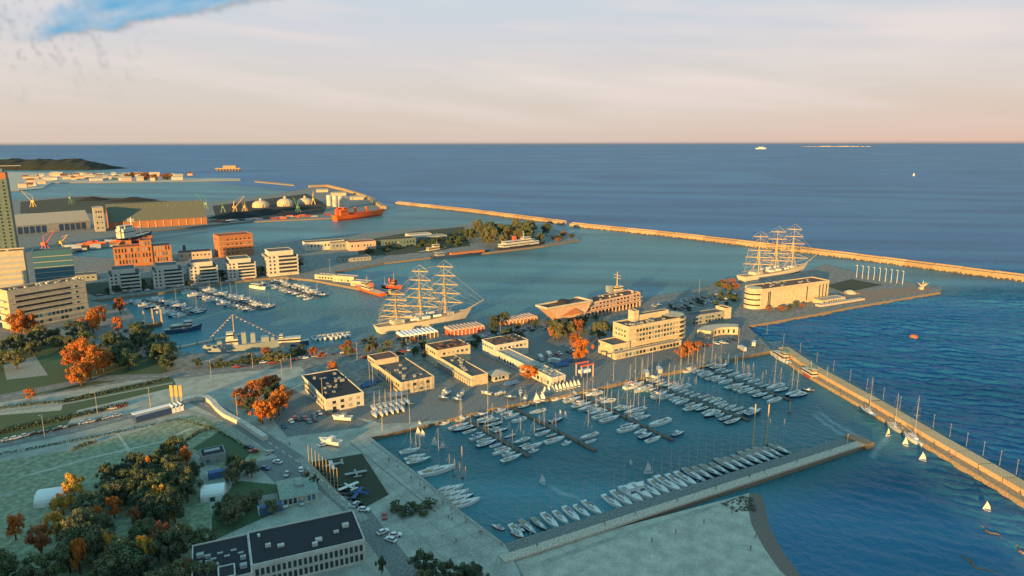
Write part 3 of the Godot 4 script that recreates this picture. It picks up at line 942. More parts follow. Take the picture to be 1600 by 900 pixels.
	for q in flats:
		a = G(q[0] - 9, q[1] + 1); b = G(q[2], q[1] - 5)
		L = maxf(a.distance_to(b), 25.0); H = HT(q[0], q[1], q[3]) * 0.88
		t = block("apartment_block", "stepped " + q[4], "apartments", a, 60)
		body(t, 0, L, 0, 26, 0, H * 0.8, "white_wall", "grey_roof", 0.5)
		body(t, 3, L - 4, 2, 24, H * 0.8, H, "white_wall", "grey_roof", 0.4)
		for j in 5:
			part(t, "balcony", boxmesh(Vector3(L * 0.62, 1.2, 1.8)), M["white_wall"], Vector3(L * 0.66, H * (0.1 + 0.155 * j), 0.95))
			part(t, "window_band", boxmesh(Vector3(L * 0.58, H * 0.08, 0.16)), M["glass"], Vector3(L * 0.66, H * (0.17 + 0.155 * j), 0.0))
			for k in 2:
				part(t, "window", boxmesh(Vector3(1.5, H * 0.08, 0.16)), M["glass"], Vector3(L * (0.1 + 0.13 * k), H * (0.16 + 0.155 * j), 0.0))
			for k in 5:
				part(t, "window", boxmesh(Vector3(0.16, H * 0.08, 1.7)), M["glass"], Vector3(0.0, H * (0.16 + 0.155 * j), -3.0 - k * 5.0))
	# --- houses and sheds on the fishing pier
	var pier := [[478, 392, 530, 371, "white_wall", "grey_roof", "pale flat-roofed pier office with blue-grey wall"], [518, 391, 556, 372, "grey_wall", "dark_roof", "grey dark-roofed pier workshop"], [547, 392, 582, 371, "pink_wall", "red_roof", "sunlit pier store with red roof"], [420, 414, 470, 400, "grey_wall", "grey_roof", "low grey shed behind the flats"], [532, 410, 575, 402, "grey_wall", "grey_roof", "low blue-grey quayside shed"], [585, 388, 640, 368, "teal_wall", "dark_roof", "broad dark-roofed fish hall"], [650, 378, 690, 366, "grey_wall", "green_roof", "low green-roofed pier shed"], [280, 406, 326, 388, "pink_wall", "dark_roof", "small brown shed beside the chimney"], [108, 440, 150, 425, "grey_wall", "grey_roof", "grey boathouse beside the office block"], [640, 372, 668, 364, "white_wall", "pale_roof", "little white-roofed pier hut"]]
	for q in pier:
		a = G(q[0], q[1])
		L = a.distance_to(G(q[2], q[1] - (q[2] - q[0]) * 0.13))
		H = clampf(HT(q[0], q[1], q[3]) * 0.62, 4.0, 15.0)
		t = block("pier_building", q[6], "building", a, 62)
		body(t, 0, L, 0, 18, 0, H, q[4], q[5], 0.3)
		windows(t, "f", 0, 1, L - 1, int(L / 4.0), H * 0.45, 0, 1, 1.8, H * 0.25)
	# town block beside the offices, out of frame: its shadow falls on the flats
	t = block("town_block", "tall grey town block standing beside the cream offices", "building", Vector3(-440, LAND, -400), 57)
	body(t, 0, 71, 0, 18, 0, 45, "grey_wall", "grey_roof", 0.8)
	windows(t, "f", 0, 3, 68, 12, 3, 6.8, 6, 2.4, 2.6)
	var ch := MB.new()
	ch.lathe(G(289, 398), [[2.2, 0], [1.4, HT(289, 398, 382)], [0.01, HT(289, 398, 382)]], 10)
	solid("chimney", ch.mesh(), M["dark_steel"], "dark round chimney beside the brick warehouses", "chimney")
	build_port()
	build_foreground()

func gable(t: Node3D, L: float, D: float, hw: float, hr: float, wall: String, roof: String) -> void:
	var w := MB.new()
	w.bx(0, L, 0, hw, -D, 0)
	w.tri(Vector3(0, hw, -D), Vector3(0, hw, 0), Vector3(0, hr - 0.2, -D / 2))
	w.tri(Vector3(L, hw, 0), Vector3(L, hw, -D), Vector3(L, hr - 0.2, -D / 2))
	part(t, "wall", w.mesh(), M[wall])
	for s in [0, 1]:
		var r := MB.new()
		var z0 := 0.6 if s == 0 else -D - 0.6
		r.quad(Vector3(-0.6, hw - 0.1, z0), Vector3(L + 0.6, hw - 0.1, z0), Vector3(L + 0.6, hr, -D / 2), Vector3(-0.6, hr, -D / 2))
		part(t, "roof_slope", r.mesh(), M[roof])

func build_port() -> void:
	var t: Node3D
	var a := G(22, 366)
	var b := G(142, 356)
	var L := a.distance_to(b)
	t = block("warehouse", "huge white-roofed dockside warehouse with blue loading doors", "warehouse", a, az(a, b))
	gable(t, L, 34, HT(80, 361, 348), HT(80, 361, 332), "grey_wall", "pale_roof")
	for k in 12:
		if k != 5 and k != 6:
			part(t, "loading_door", boxmesh(Vector3(L * 0.055, 10, 0.4)), M["hull_blue"], Vector3(L * (0.08 + 0.075 * k), 5.5, 0.1))
	a = G(150, 361)
	t = block("conveyor_house", "pale sunlit conveyor house between the two dock sheds", "building", a, 56)
	body(t, 0, 13, 0, 26, 0, HT(150, 361, 324), "pale_roof", "pale_roof", 0.5)
	windows(t, "f", 0, 2, 11, 3, 4, 8, 4, 1.8, 2.6)
	a = G(172, 358); b = G(324, 349)
	L = a.distance_to(b)
	t = block("potash_shed", "vast olive-roofed gabled dock shed with red brick lower wall", "warehouse", a, az(a, b))
	gable(t, L, 56, HT(250, 353, 342), HT(250, 353, 318) * 1.04, "brick", "shed_roof")
	for k in 12:
		part(t, "roof_rib", boxmesh(Vector3(0.7, 0.7, 1.2)), M["cream_wall"], Vector3(L * (0.06 + 0.08 * k), HT(250, 353, 318) * 0.9, -22))
		part(t, "pilaster", boxmesh(Vector3(1.2, 10, 0.8)), M["pink_wall"], Vector3(L * (0.06 + 0.08 * k), 5, 0.2))
	# coal and ore heaps
	var heaps := [[145, 312, 34, 9, "coal heap on the port quay beyond the white-roofed warehouse"], [208, 313, 52, 9, "broad coal heap behind the olive-roofed shed"], [415, 333, 60, 8, "long black heap beside the port cranes"], [370, 338, 50, 9, "black heap against the end of the olive-roofed shed"], [465, 326, 50, 7, "low dark heap near the round silos"]]
	for q in heaps:
		var hb := MB.new()
		var p := G(q[0], q[1])
		var nf := FastNoiseLite.new()
		nf.seed = int(q[0]); nf.frequency = 0.05
		var rr := []
		for j in 7:
			var ring := []
			for k in 22:
				var an := TAU * k / 22.0
				var r: float = q[2] * (1.0 - j / 6.0 * 0.93) * (1.0 + 0.25 * nf.get_noise_2d(cos(an) * 20, sin(an) * 20))
				ring.append(Vector3(cos(an) * r, -0.1 + q[3] * pow(j / 6.0, 0.8) * (1.0 + 0.2 * nf.get_noise_2d(k * 9.0, j * 9.0)), sin(an) * r * 0.5))
			rr.append(ring)
		for j in 6:
			for k in 22:
				hb.quad(rr[j][k], rr[j + 1][k], rr[j + 1][(k + 1) % 22], rr[j][(k + 1) % 22])
		var o := solid("coal_heap", hb.mesh(), M["coal"], "dark " + q[4], "heap")
		o.position = p
		o.rotation.y = deg_to_rad(30)
	for q in [[408, 323, 312, "first dome from the olive shed"], [446, 321, 309, "dome in the middle of the three"], [477, 318, 308, "dome beside the white silos"]]:
		t = thing("storage_dome", "pale round storage dome, " + q[3], "dome", G(q[0], q[1]), 0, "storage domes")
		var r: float = 17.0
		var d := MB.new()
		var H := HT(q[0], q[1], q[2])
		d.lathe(Vector3.ZERO, [[r, 0], [r, H * 0.35], [r * 0.9, H * 0.62], [r * 0.6, H * 0.86], [r * 0.25, H * 0.96], [0.01, H]], 18)
		part(t, "shell", d.mesh(), M["cream_wall"])
		part(t, "cap", boxmesh(Vector3(4, 4, 4)), M["cream_wall"], Vector3(0, H + 1.5, 0))
	for k in 4:
		t = thing("silo", "white cylindrical silo in the row at the port tip", "silo", G(515 + k * 9, 321 + k * 1.2), 0, "white silos")
		var d2 := MB.new()
		var H2 := HT(520, 321, 305)
		d2.lathe(Vector3.ZERO, [[5.4, 0], [5.4, H2], [4.6, H2 + 1.2], [0.01, H2 + 1.6]], 14)
		part(t, "tank", d2.mesh(), M["white_wall"])
		var rg := MB.new()
		rg.lathe(Vector3(0, H2 * 0.5, 0), [[5.45, 0], [5.6, 0.2], [5.45, 0.4]], 14)
		part(t, "ring", rg.mesh(), M["grey_steel"])
	# sea wall of the port tip
	t = thing("sea_wall", "curved sunlit sea wall round the port tip behind the silos", "wall", Vector3.ZERO)
	var sw := MB.new()
	var sp := pxs([[484, 292], [512, 291], [541, 298], [575, 309], [600, 326]])
	for k in sp.size() - 1:
		sw.box((sp[k] + sp[k + 1]) * 0.5 + Vector3(0, 2.5, 0), Vector3(sp[k].distance_to(sp[k + 1]) + 4, 7, 9), Basis((sp[k + 1] - sp[k]).normalized(), Vector3.UP, (sp[k + 1] - sp[k]).normalized().cross(Vector3.UP)))
	part(t, "wall", sw.mesh(), M["breakwater"])
	for q in [[495, 300, 30, 6], [518, 306, 36, 7], [548, 312, 30, 6]]:
		t = block("port_shed", "low sunlit port shed inside the curved sea wall", "building", G(q[0], q[1]), 70, "sheds inside the sea wall")
		gable(t, q[2], 16, q[3], q[3] + 3, "cream_wall", "pale_roof")
	# cranes
	for q in [[112, 318, 288, "green_steel"], [52, 322, 297, "yellow_steel"], [322, 326, 301, "green_steel"], [349, 331, 308, "green_steel"], [368, 332, 306, "yellow_steel"], [383, 329, 310, "yellow_steel"], [466, 331, 309, "green_steel"], [490, 319, 296, "yellow_steel"], [72, 392, 358, "red_steel"], [95, 385, 366, "yellow_steel"]]:
		var H3 := HT(q[0], q[1], q[2])
		t = thing("harbour_crane", ("green" if q[3] == "green_steel" else "yellow" if q[3] == "yellow_steel" else "orange-red") + " slewing harbour crane standing among the port sheds and heaps", "crane", G(q[0], q[1]), rng.randf_range(0, 6), "harbour cranes")
		var pg := MB.new()
		for s in [-1, 1]:
			for u in [-1, 1]:
				pg.tube(Vector3(s * 4, 0, u * 4), Vector3(s * 1.6, H3 * 0.3, u * 1.6), 0.55, 0.5, 4)
		part(t, "portal", pg.mesh(), M[q[3]])
		part(t, "cabin", boxmesh(Vector3(4, 3.6, 6)), M[q[3]], Vector3(0, H3 * 0.3 + 1.8, 1))
		var tw := MB.new()
		tw.tube(Vector3(0, H3 * 0.3, 2), Vector3(0, H3 * 0.72, 1), 0.9, 0.5, 4)
		part(t, "tower", tw.mesh(), M[q[3]])
		var jb := MB.new()
		jb.tube(Vector3(0, H3 * 0.35, -1), Vector3(0, H3, -H3 * 0.6), 0.7, 0.35, 4)
		jb.tube(Vector3(0, H3 * 0.72, 1), Vector3(0, H3, -H3 * 0.6), 0.2, 0.2, 4)
		part(t, "jib", jb.mesh(), M[q[3]])
	# shipyard clutter between the sheds and the brick warehouse
	var cont := [["hull_red", "red"], ["hull_orange", "orange"], ["hull_blue", "blue"], ["car_silver", "grey"], ["cover_grey", "pale grey"], ["brick", "rust-brown"]]
	for k in 46:
		var c: Array = cont[k % 6]
		var px := rng.randf_range(105, 232)
		var o2 := thing("shipping_container", c[1] + " container in the yard beside the brick warehouse", "container", G(px, rng.randf_range(371, 378) + (232 - px) * 0.11), PI / 2 - deg_to_rad(rng.randf_range(52, 64)), c[1] + " yard containers")
		var sz := Vector3(12, 2.7 * (1 + k % 2), 2.6)
		part(o2, "shell", boxmesh(sz), M[c[0]], Vector3(0, sz.y / 2, 0))
		part(o2, "door", boxmesh(Vector3(0.1, sz.y - 0.4, 2.2)), M["dark_steel"], Vector3(-6.06, sz.y / 2, 0))
	for k in 40:
		var c2: Array = cont[(k * 5 + 1) % 6]
		var fx := rng.randf()
		var o3 := thing("shipping_container", c2[1] + " container standing on the sunlit quay edge by the dark heaps", "container", G(lerpf(335, 515, fx), lerpf(349, 338, fx) - rng.randf_range(1, 4)), PI / 2 - deg_to_rad(58), c2[1] + " quay containers")
		part(o3, "shell", boxmesh(Vector3(12, 2.7, 2.6)), M[c2[0]], Vector3(0, 1.35, 0))
		part(o3, "door", boxmesh(Vector3(0.1, 2.3, 2.2)), M["dark_steel"], Vector3(-6.06, 1.35, 0))
	# far pier: strip of land, houses and the wooded cape
	land("far_pier", pxs([[-200, 300], [30, 296], [66, 293], [82, 284], [160, 284], [300, 282], [376, 281], [376, 278], [270, 277], [190, 271], [0, 267], [-200, 266]]), M["sand"], M["quay_wall"], "distant low pier of pale sand below the wooded cape", "pier")
	land("far_mole", pxs([[398, 283], [440, 287], [460, 289], [460, 287], [440, 285], [398, 281]]), M["breakwater"], M["breakwater"], "thin distant mole beyond the port", "mole")
	for k in 64:
		var px2 := rng.randf_range(28, 195) if k < 52 else rng.randf_range(195, 300)
		var py2 := rng.randf_range(273, 282) if px2 > 70 else rng.randf_range(275, 293)
		var w := rng.randf_range(14, 40)
		t = block("distant_house", "small " + ["cream", "white", "pink"][k % 3] + " house with " + (["red", "pale", "brown"][k % 3] if k % 2 else "pale") + " roof on the distant pier" + (" by the wooded cape" if px2 < 110 else ""), "house", G(px2, py2), rng.randf_range(50, 75), "%s distant houses %s%s" % [["cream", "white", "pink"][k % 3], ["red", "pale", "brown"][k % 3] if k % 2 else "pale", " by the cape" if px2 < 110 else ""])
		gable(t, w, 12, rng.randf_range(6, 12), rng.randf_range(12, 17), ["cream_wall", "white_wall", "pink_wall"][k % 3], ["red_roof", "pale_roof", "brown_roof"][k % 3 if k % 2 else 1])
	var cape := MB.new()
	var cf := FastNoiseLite.new()
	cf.seed = 77; cf.frequency = 0.006; cf.fractal_octaves = 5
	var c0 := G(-260, 264, 0.0)
	var c1 := G(150, 265, 0.0)
	var nx := 90
	var grid := []
	for i in nx + 1:
		var row := []
		for j in 13:
			var p := c0.lerp(c1, float(i) / nx) + Vector3(0, 0, -26.0 * j + 20.0 * cf.get_noise_2d(i * 20.0, 3.0))
			var prof := pow(sin(PI * clampf(j / 12.0, 0, 1)), 0.55)
			var taper := pow(clampf((1.0 - float(i) / nx) * 7.0, 0, 1), 0.7)
			p.y = -1.0 + prof * taper * (52.0 + 14.0 * cf.get_noise_2d(p.x, p.z)) + 9.0 * cf.get_noise_2d(p.x * 9.0, p.z * 9.0) * prof
			row.append(p)
		grid.append(row)
	for i in nx:
		for j in 12:
			cape.quad(grid[i][j], grid[i + 1][j], grid[i + 1][j + 1], grid[i][j + 1])
	solid("cape", cape.mesh(), M["forest"], "dark wooded headland reaching out behind the distant pier", "headland", "structure")
	# ruin standing in the sea, far shore, far ship
	t = thing("sea_ruin", "small tan concrete ruin standing in the sea off the port", "ruin", G(357, 266, 0.0), 0.2)
	var ru := MB.new()
	for k in 8:
		ru.bx(-52 + k * 14, -45 + k * 14, -3, 9, -10, 10)
	part(t, "piles", ru.mesh(), M["quay_wall"])
	part(t, "deck", boxmesh(Vector3(118, 5, 24)), M["breakwater"], Vector3(0, 11, 0))
	part(t, "hall", boxmesh(Vector3(60, 12, 18)), M["breakwater"], Vector3(8, 19.5, 0))
	var fs := MB.new()
	for k in 13:
		var x := 10100.0 + k * 170.0 + rng.randf() * 60.0
		var hgt := rng.randf_range(8, 26)
		fs.bx(x, x + rng.randf_range(110, 220), -1, hgt, -24400, -24000)
	solid("far_shore", fs.mesh(), M["cream_wall"], "thin line of low shore on the horizon", "shore", "structure")

func build_foreground() -> void:
	var t: Node3D
	# long office with many windows at the bottom edge
	var a := G(408, 900)
	t = block("long_office", "long two-storey white office with navy flat roof and a row of tall windows", "building", Vector3(-76, LAND, -178), 66)
	body(t, 0, 33, 0, 19, 0, 7.4, "white_wall", "dark_roof", 0.45)
	for j in 2:
		for k in 21:
			part(t, "window", boxmesh(Vector3(0.95, 2.1, 0.14)), M["glass"], Vector3(1.3 + k * 1.52, 1.9 + 3.2 * j, 0.0))
	bands(t, "ledge", 0, 33, 0, 3.9, 3.2, 2, 0.22, 0.3, "white_wall")
	body(t, -16, -0.05, -3.2, 19, 0, 7.0, "white_wall", "dark_roof", 0.45)
	windows(t, "l", -16, 0, 18, 10, 1.6, 3.2, 2, 1.0, 1.9)
	body(t, -9, -4.5, -5, 1.0, 6.9, 9.0, "white_wall", "dark_roof", 0.2)
	roof_bits(t, -14, -2, 1, 16, 7.0, 9, "cover_grey")
	roof_bits(t, 3, 30, 2, 16, 7.4, 7, "white_wall")
	for k in 7:
		part(t, "skylight", boxmesh(Vector3(1.6, 0.3, 0.8)), M["cover_grey"], Vector3(-14 + k * 1.9, 7.25, -9 - (k % 2) * 2.4))
	# ramp at its corner
	t = block("ramp", "white access ramp with railing at the corner of the long office", "ramp", G(540, 875), 66)
	var rm := MB.new()
	rm.quad(Vector3(-8, 0.1, 0), Vector3(3, 3.4, 0), Vector3(3, 3.4, -1.8), Vector3(-8, 0.1, -1.8))
	rm.bx(2.9, 3.3, 0, 3.4, -1.8, 0)
	part(t, "slope", rm.mesh(), M["concrete"])
	part(t, "landing", boxmesh(Vector3(3, 0.3, 2)), M["concrete"], Vector3(4.6, 3.3, -0.9))
	var rl := MB.new()
	rl.tube(Vector3(-8, 1.1, 0), Vector3(3, 4.4, 0), 0.07, 0.07, 4)
	for k in 6:
		rl.tube(Vector3(-8 + k * 2.2, 0.1 + k * 0.66, 0), Vector3(-8 + k * 2.2, 1.1 + k * 0.66, 0), 0.06, 0.06, 4)
	part(t, "railing", rl.mesh(), M["white"])
	# green-roofed pavilion
	t = block("cafe_pavilion", "green-roofed café pavilion with stepped roof lights beside the flagpole lawn", "pavilion", G(440, 793), 66)
	gable(t, 12.5, 14, 3.6, 5.6, "white_wall", "green_roof")
	windows(t, "f", 0, 0.6, 12, 7, 0.8, 0, 1, 1.1, 2.0)
	windows(t, "l", 0, 1, 12, 6, 0.8, 0, 1, 1.2, 2.0)
	part(t, "roof_light", boxmesh(Vector3(3.0, 0.9, 6)), M["green_roof"], Vector3(7, 5.3, -7))
	part(t, "terrace", boxmesh(Vector3(7, 0.3, 11)), M["paving"], Vector3(-4, 0.2, -6))
	# marquees
	for q in [[66, 794, 11, 9, 4.6, "white marquee standing on grass beside the yellow tree"], [326, 785, 8, 8, 4.2, "small white round-shouldered marquee among the park trees"]]:
		t = block("marquee", q[5], "tent", G(q[0], q[1]) + Vector3(-3, 0, 0), 72)
		var c := MB.new()
		var L: float = q[2]; var D: float = q[3]; var h: float = q[4]
		for k in 8:
			var a0 := PI * k / 8.0
			var a1 := PI * (k + 1) / 8.0
			var p0 := Vector3(0, 1.8 + sin(a0) * (h - 1.8), -D / 2 + cos(a0) * D / 2); var p1 := Vector3(0, 1.8 + sin(a1) * (h - 1.8), -D / 2 + cos(a1) * D / 2)
			c.quad(p0, p0 + Vector3(L, 0, 0), p1 + Vector3(L, 0, 0), p1)
			c.tri(p0, p1, Vector3(0, 1.8, -D / 2)); c.tri(p1 + Vector3(L, 0, 0), p0 + Vector3(L, 0, 0), Vector3(L, 1.8, -D / 2))
		part(t, "canopy", c.mesh(), M["canvas"])
		var w := MB.new()
		w.bx(0.02, L - 0.02, 0, 1.8, -D + 0.02, -0.02)
		part(t, "side_wall", w.mesh(), M["canvas"])
		for k in 4:
			part(t, "seam", boxmesh(Vector3(0.12, 1.8, 0.12)), M["cover_grey"], Vector3(0.6 + k * (L - 1.2) / 3.0, 0.9, 0.03))
		part(t, "doorway", boxmesh(Vector3(1.6, 1.6, 0.1)), M["glass"], Vector3(L * 0.5, 0.8, 0.06))
	# small buildings in the park
	t = block("garden_house", "small dark-roofed house with pale panel beside the park trees", "house", G(316, 728), 60)
	body(t, 0, 9, 0, 8, 0, 4.0, "grey_wall", "dark_roof", 0.2)
	part(t, "roof_panel", boxmesh(Vector3(6, 0.12, 2.4)), M["cover_grey"], Vector3(4.5, 4.2, -5))
	windows(t, "f", 0, 1, 8, 3, 1.0, 0, 1, 1.3, 1.4)
	for q in [[405, 806, 8, "blue site container with white end beside the café pavilion"], [325, 750, 9, "long dark blue container beside the small marquee"]]:
		t = block("site_container", q[3], "container", G(q[0], q[1]), 62)
		part(t, "shell", boxmesh(Vector3(q[2], 2.7, 2.8)), M["tarp_blue"], Vector3(q[2] * 0.5, 1.35, -1.4))
		part(t, "end_panel", boxmesh(Vector3(0.14, 2.6, 2.7)), M["white"], Vector3(-0.08, 1.35, -1.4))
	# market tents by the tall ship
	for q in [[628, 535, 9, "white", "white arched market tent in the row under the tall ship's stern", 2.9], [704, 526, 9, "red", "red-trimmed arched market tent in the row under the tall ship's bow", 2.9], [790, 511, 9, "brown", "brown-trimmed arched tent beside the terminal", 3.0]]:
		for k in q[2]:
			t = block("market_tent", q[4], "tent", G(q[0], q[1]) + U * k * q[5], 60, "market tents " + q[3])
			var c2 := MB.new()
			for s in 6:
				var a0 := PI * s / 6.0
				var a1 := PI * (s + 1) / 6.0
				var p0 := Vector3(1.35 - cos(a0) * 1.35, 3.6 + sin(a0) * 1.4, 0); var p1 := Vector3(1.35 - cos(a1) * 1.35, 3.6 + sin(a1) * 1.4, 0)
				c2.quad(p1, p0, p0 + Vector3(0, 0, -11), p1 + Vector3(0, 0, -11))
				c2.tri(p0, p1, Vector3(1.35, 3.6, 0))
			part(t, "canopy", c2.mesh(), M["canvas" if q[3] == "white" else "pink_wall"])
			part(t, "stall", boxmesh(Vector3(2.5, 3.3, 10)), M["wood" if q[3] == "white" else "red_steel" if q[3] == "red" else "brick"], Vector3(1.35, 1.65, -5.4))
			part(t, "post", boxmesh(Vector3(0.18, 3.6, 0.18)), M["white"], Vector3(0.1, 1.8, 0.1))
			part(t, "post", boxmesh(Vector3(0.18, 3.6, 0.18)), M["white"], Vector3(2.6, 1.8, 0.1))

# ------------------------------------------------------------------ boats and ships (bow towards local -Z, waterline y = 0)
func hull_pts(L: float, B: float, fb: float, stern := 0.75, rake := 0.06, sheer := 0.3) -> Array:
	var st := []
	for i in 11:
		var t := i / 10.0
		var pr := lerpf(stern, 1.0, smoothstep(0.0, 0.4, t)) * (1.0 - pow(maxf(0.0, (t - 0.35) / 0.65), 2.3))
		var y := fb * (1.0 + sheer * pow(absf(t - 0.35) / 0.65, 2.0))
		var hb := maxf(B * 0.5 * pr, 0.02)
		var z := L * 0.5 - t * L
		var zr := z - rake * L * pow(t, 3.0) + rake * 0.4 * L * pow(1.0 - t, 4.0)
		st.append([Vector3(hb, y, zr), Vector3(hb * 0.88, 0.0, z), Vector3(hb * 0.35, -fb * 0.5, z)])
	return st

func hull_meshes(L: float, B: float, fb: float, stern := 0.75, rake := 0.06, sheer := 0.3) -> Array:
	var st := hull_pts(L, B, fb, stern, rake, sheer)
	var h := MB.new()
	var d := MB.new()
	var mir := Vector3(-1, 1, 1)
	for i in 10:
		for k in 2:
			var a: Vector3 = st[i][k + 1]; var b: Vector3 = st[i + 1][k + 1]; var c: Vector3 = st[i + 1][k]; var e: Vector3 = st[i][k]
			h.quad(a, b, c, e)
			h.quad(b * mir, a * mir, e * mir, c * mir)
		var dn := Vector3(0, -0.06 * fb, 0)
		var p: Vector3 = st[i][0] + dn
		var q: Vector3 = st[i + 1][0] + dn
		d.quad(p, q, q * mir, p * mir)
	h.quad(st[0][1], st[0][0], st[0][0] * mir, st[0][1] * mir)
	h.quad(st[0][2], st[0][1], st[0][1] * mir, st[0][2] * mir)
	return [h.mesh(), d.mesh()]

func wedge(L0: float, L1: float, w0: float, w1: float, h: float, y: float) -> Mesh:   # cabin top: z from L0 (aft) to L1 (fore)
	var b := MB.new()
	var i := 0.82
	var p := [Vector3(w0, y, L0), Vector3(w1, y, L1), Vector3(-w1, y, L1), Vector3(-w0, y, L0)]
	var q := [Vector3(w0 * i, y + h, L0 - 0.1), Vector3(w1 * i, y + h * 0.75, L1 + h * 1.2), Vector3(-w1 * i, y + h * 0.75, L1 + h * 1.2), Vector3(-w0 * i, y + h, L0 - 0.1)]
	for k in 4:
		b.quad(p[k], p[(k + 1) % 4], q[(k + 1) % 4], q[k])
	b.quad(q[0], q[1], q[2], q[3])
	return b.mesh()

var protos := {}

func yacht(L: float, hull: String, cover: String, deck := "hull_white") -> Node3D:
	var key := "y%.1f%s%s%s" % [L, hull, cover, deck]
	if protos.has(key): return protos[key]
	var t := Node3D.new()
	t.set_meta("base_name", "sailing_yacht")
	t.set_meta("category", "yacht")
	var mk_ := "yh%.1f" % L
	if not meshes.has(mk_):
		meshes[mk_] = hull_meshes(L, L * 0.31, L * 0.1, 0.72)
		meshes[mk_ + "c"] = wedge(L * 0.12, -L * 0.27, L * 0.1, L * 0.045, L * 0.05, L * 0.1)
		var ms := MB.new()
		ms.tube(Vector3(0, L * 0.1, -L * 0.08), Vector3(0, L * 1.28, -L * 0.06), 0.1, 0.06, 5)
		ms.tube(Vector3(-L * 0.07, L * 0.72, -L * 0.07), Vector3(L * 0.07, L * 0.72, -L * 0.07), 0.05, 0.05, 4)
		meshes[mk_ + "m"] = ms.mesh()
		var bm := MB.new()
		bm.tube(Vector3(0, L * 0.2, -L * 0.06), Vector3(0, L * 0.19, L * 0.3), L * 0.02, L * 0.014, 6)
		meshes[mk_ + "b"] = bm.mesh()
		var ck := MB.new()
		ck.bx(-L * 0.07, L * 0.07, L * 0.095, L * 0.105, L * 0.15, L * 0.4)
		meshes[mk_ + "k"] = ck.mesh()
		var st := MB.new()
		for p in [Vector3(0, L * 0.12, -L * 0.54), Vector3(0, L * 0.11, L * 0.5), Vector3(L * 0.14, L * 0.1, 0), Vector3(-L * 0.14, L * 0.1, 0)]:
			st.tube(p, Vector3(0, L * 1.25, -L * 0.06), 0.012, 0.012, 3)
		meshes[mk_ + "s"] = st.mesh()
		var wn := MB.new()
		for s in [-1, 1]:
			wn.quad(Vector3(s * L * 0.099, L * 0.115, L * 0.1), Vector3(s * L * 0.064, L * 0.113, -L * 0.18), Vector3(s * L * 0.06, L * 0.13, -L * 0.17), Vector3(s * L * 0.093, L * 0.135, L * 0.1))
		meshes[mk_ + "w"] = wn.mesh()
	part(t, "hull", meshes[mk_][0], M[hull])
	part(t, "deck", meshes[mk_][1], M[deck])
	part(t, "cabin", meshes[mk_ + "c"], M["hull_white"])
	part(t, "cabin_window", meshes[mk_ + "w"], M["glass"])
	part(t, "cockpit", meshes[mk_ + "k"], M["deck_teak"])
	part(t, "mast", meshes[mk_ + "m"], M["spar"])
	part(t, "boom", meshes[mk_ + "b"], M[cover])
	part(t, "stays", meshes[mk_ + "s"], M["spar"])
	protos[key] = t
	return t

func motorboat(L: float, hull: String, canopy: String) -> Node3D:
	var key := "m%.1f%s%s" % [L, hull, canopy]
	if protos.has(key): return protos[key]
	var t := Node3D.new()
	t.set_meta("base_name", "motorboat")
	t.set_meta("category", "motorboat")
	var mk_ := "mh%.1f" % L
	if not meshes.has(mk_):
		meshes[mk_] = hull_meshes(L, L * 0.34, L * 0.14, 0.92, 0.08, 0.35)
		meshes[mk_ + "c"] = wedge(L * 0.14, -L * 0.2, L * 0.13, L * 0.09, L * 0.13, L * 0.13)
		var sc := MB.new()
		sc.quad(Vector3(-L * 0.1, L * 0.165, -L * 0.135), Vector3(L * 0.1, L * 0.165, -L * 0.135), Vector3(L * 0.085, L * 0.24, -L * 0.055), Vector3(-L * 0.085, L * 0.24, -L * 0.055))
		meshes[mk_ + "w"] = sc.mesh()
		var cn := MB.new()
		cn.bx(-L * 0.12, L * 0.12, L * 0.3, L * 0.315, -L * 0.02, L * 0.22)
		for s in [-1, 1]:
			cn.tube(Vector3(s * L * 0.11, L * 0.14, L * 0.2), Vector3(s * L * 0.11, L * 0.3, L * 0.2), 0.04, 0.04, 4)
		meshes[mk_ + "n"] = cn.mesh()
		var ck := MB.new()
		ck.bx(-L * 0.12, L * 0.12, L * 0.132, L * 0.145, L * 0.15, L * 0.44)
		meshes[mk_ + "k"] = ck.mesh()
	part(t, "hull", meshes[mk_][0], M[hull])
	part(t, "deck", meshes[mk_][1], M["hull_white"])
	part(t, "cabin", meshes[mk_ + "c"], M["hull_white"])
	part(t, "windscreen", meshes[mk_ + "w"], M["glass"])
	part(t, "canopy", meshes[mk_ + "n"], M[canopy])
	part(t, "cockpit", meshes[mk_ + "k"], M["cover_grey"])
	protos[key] = t
	return t

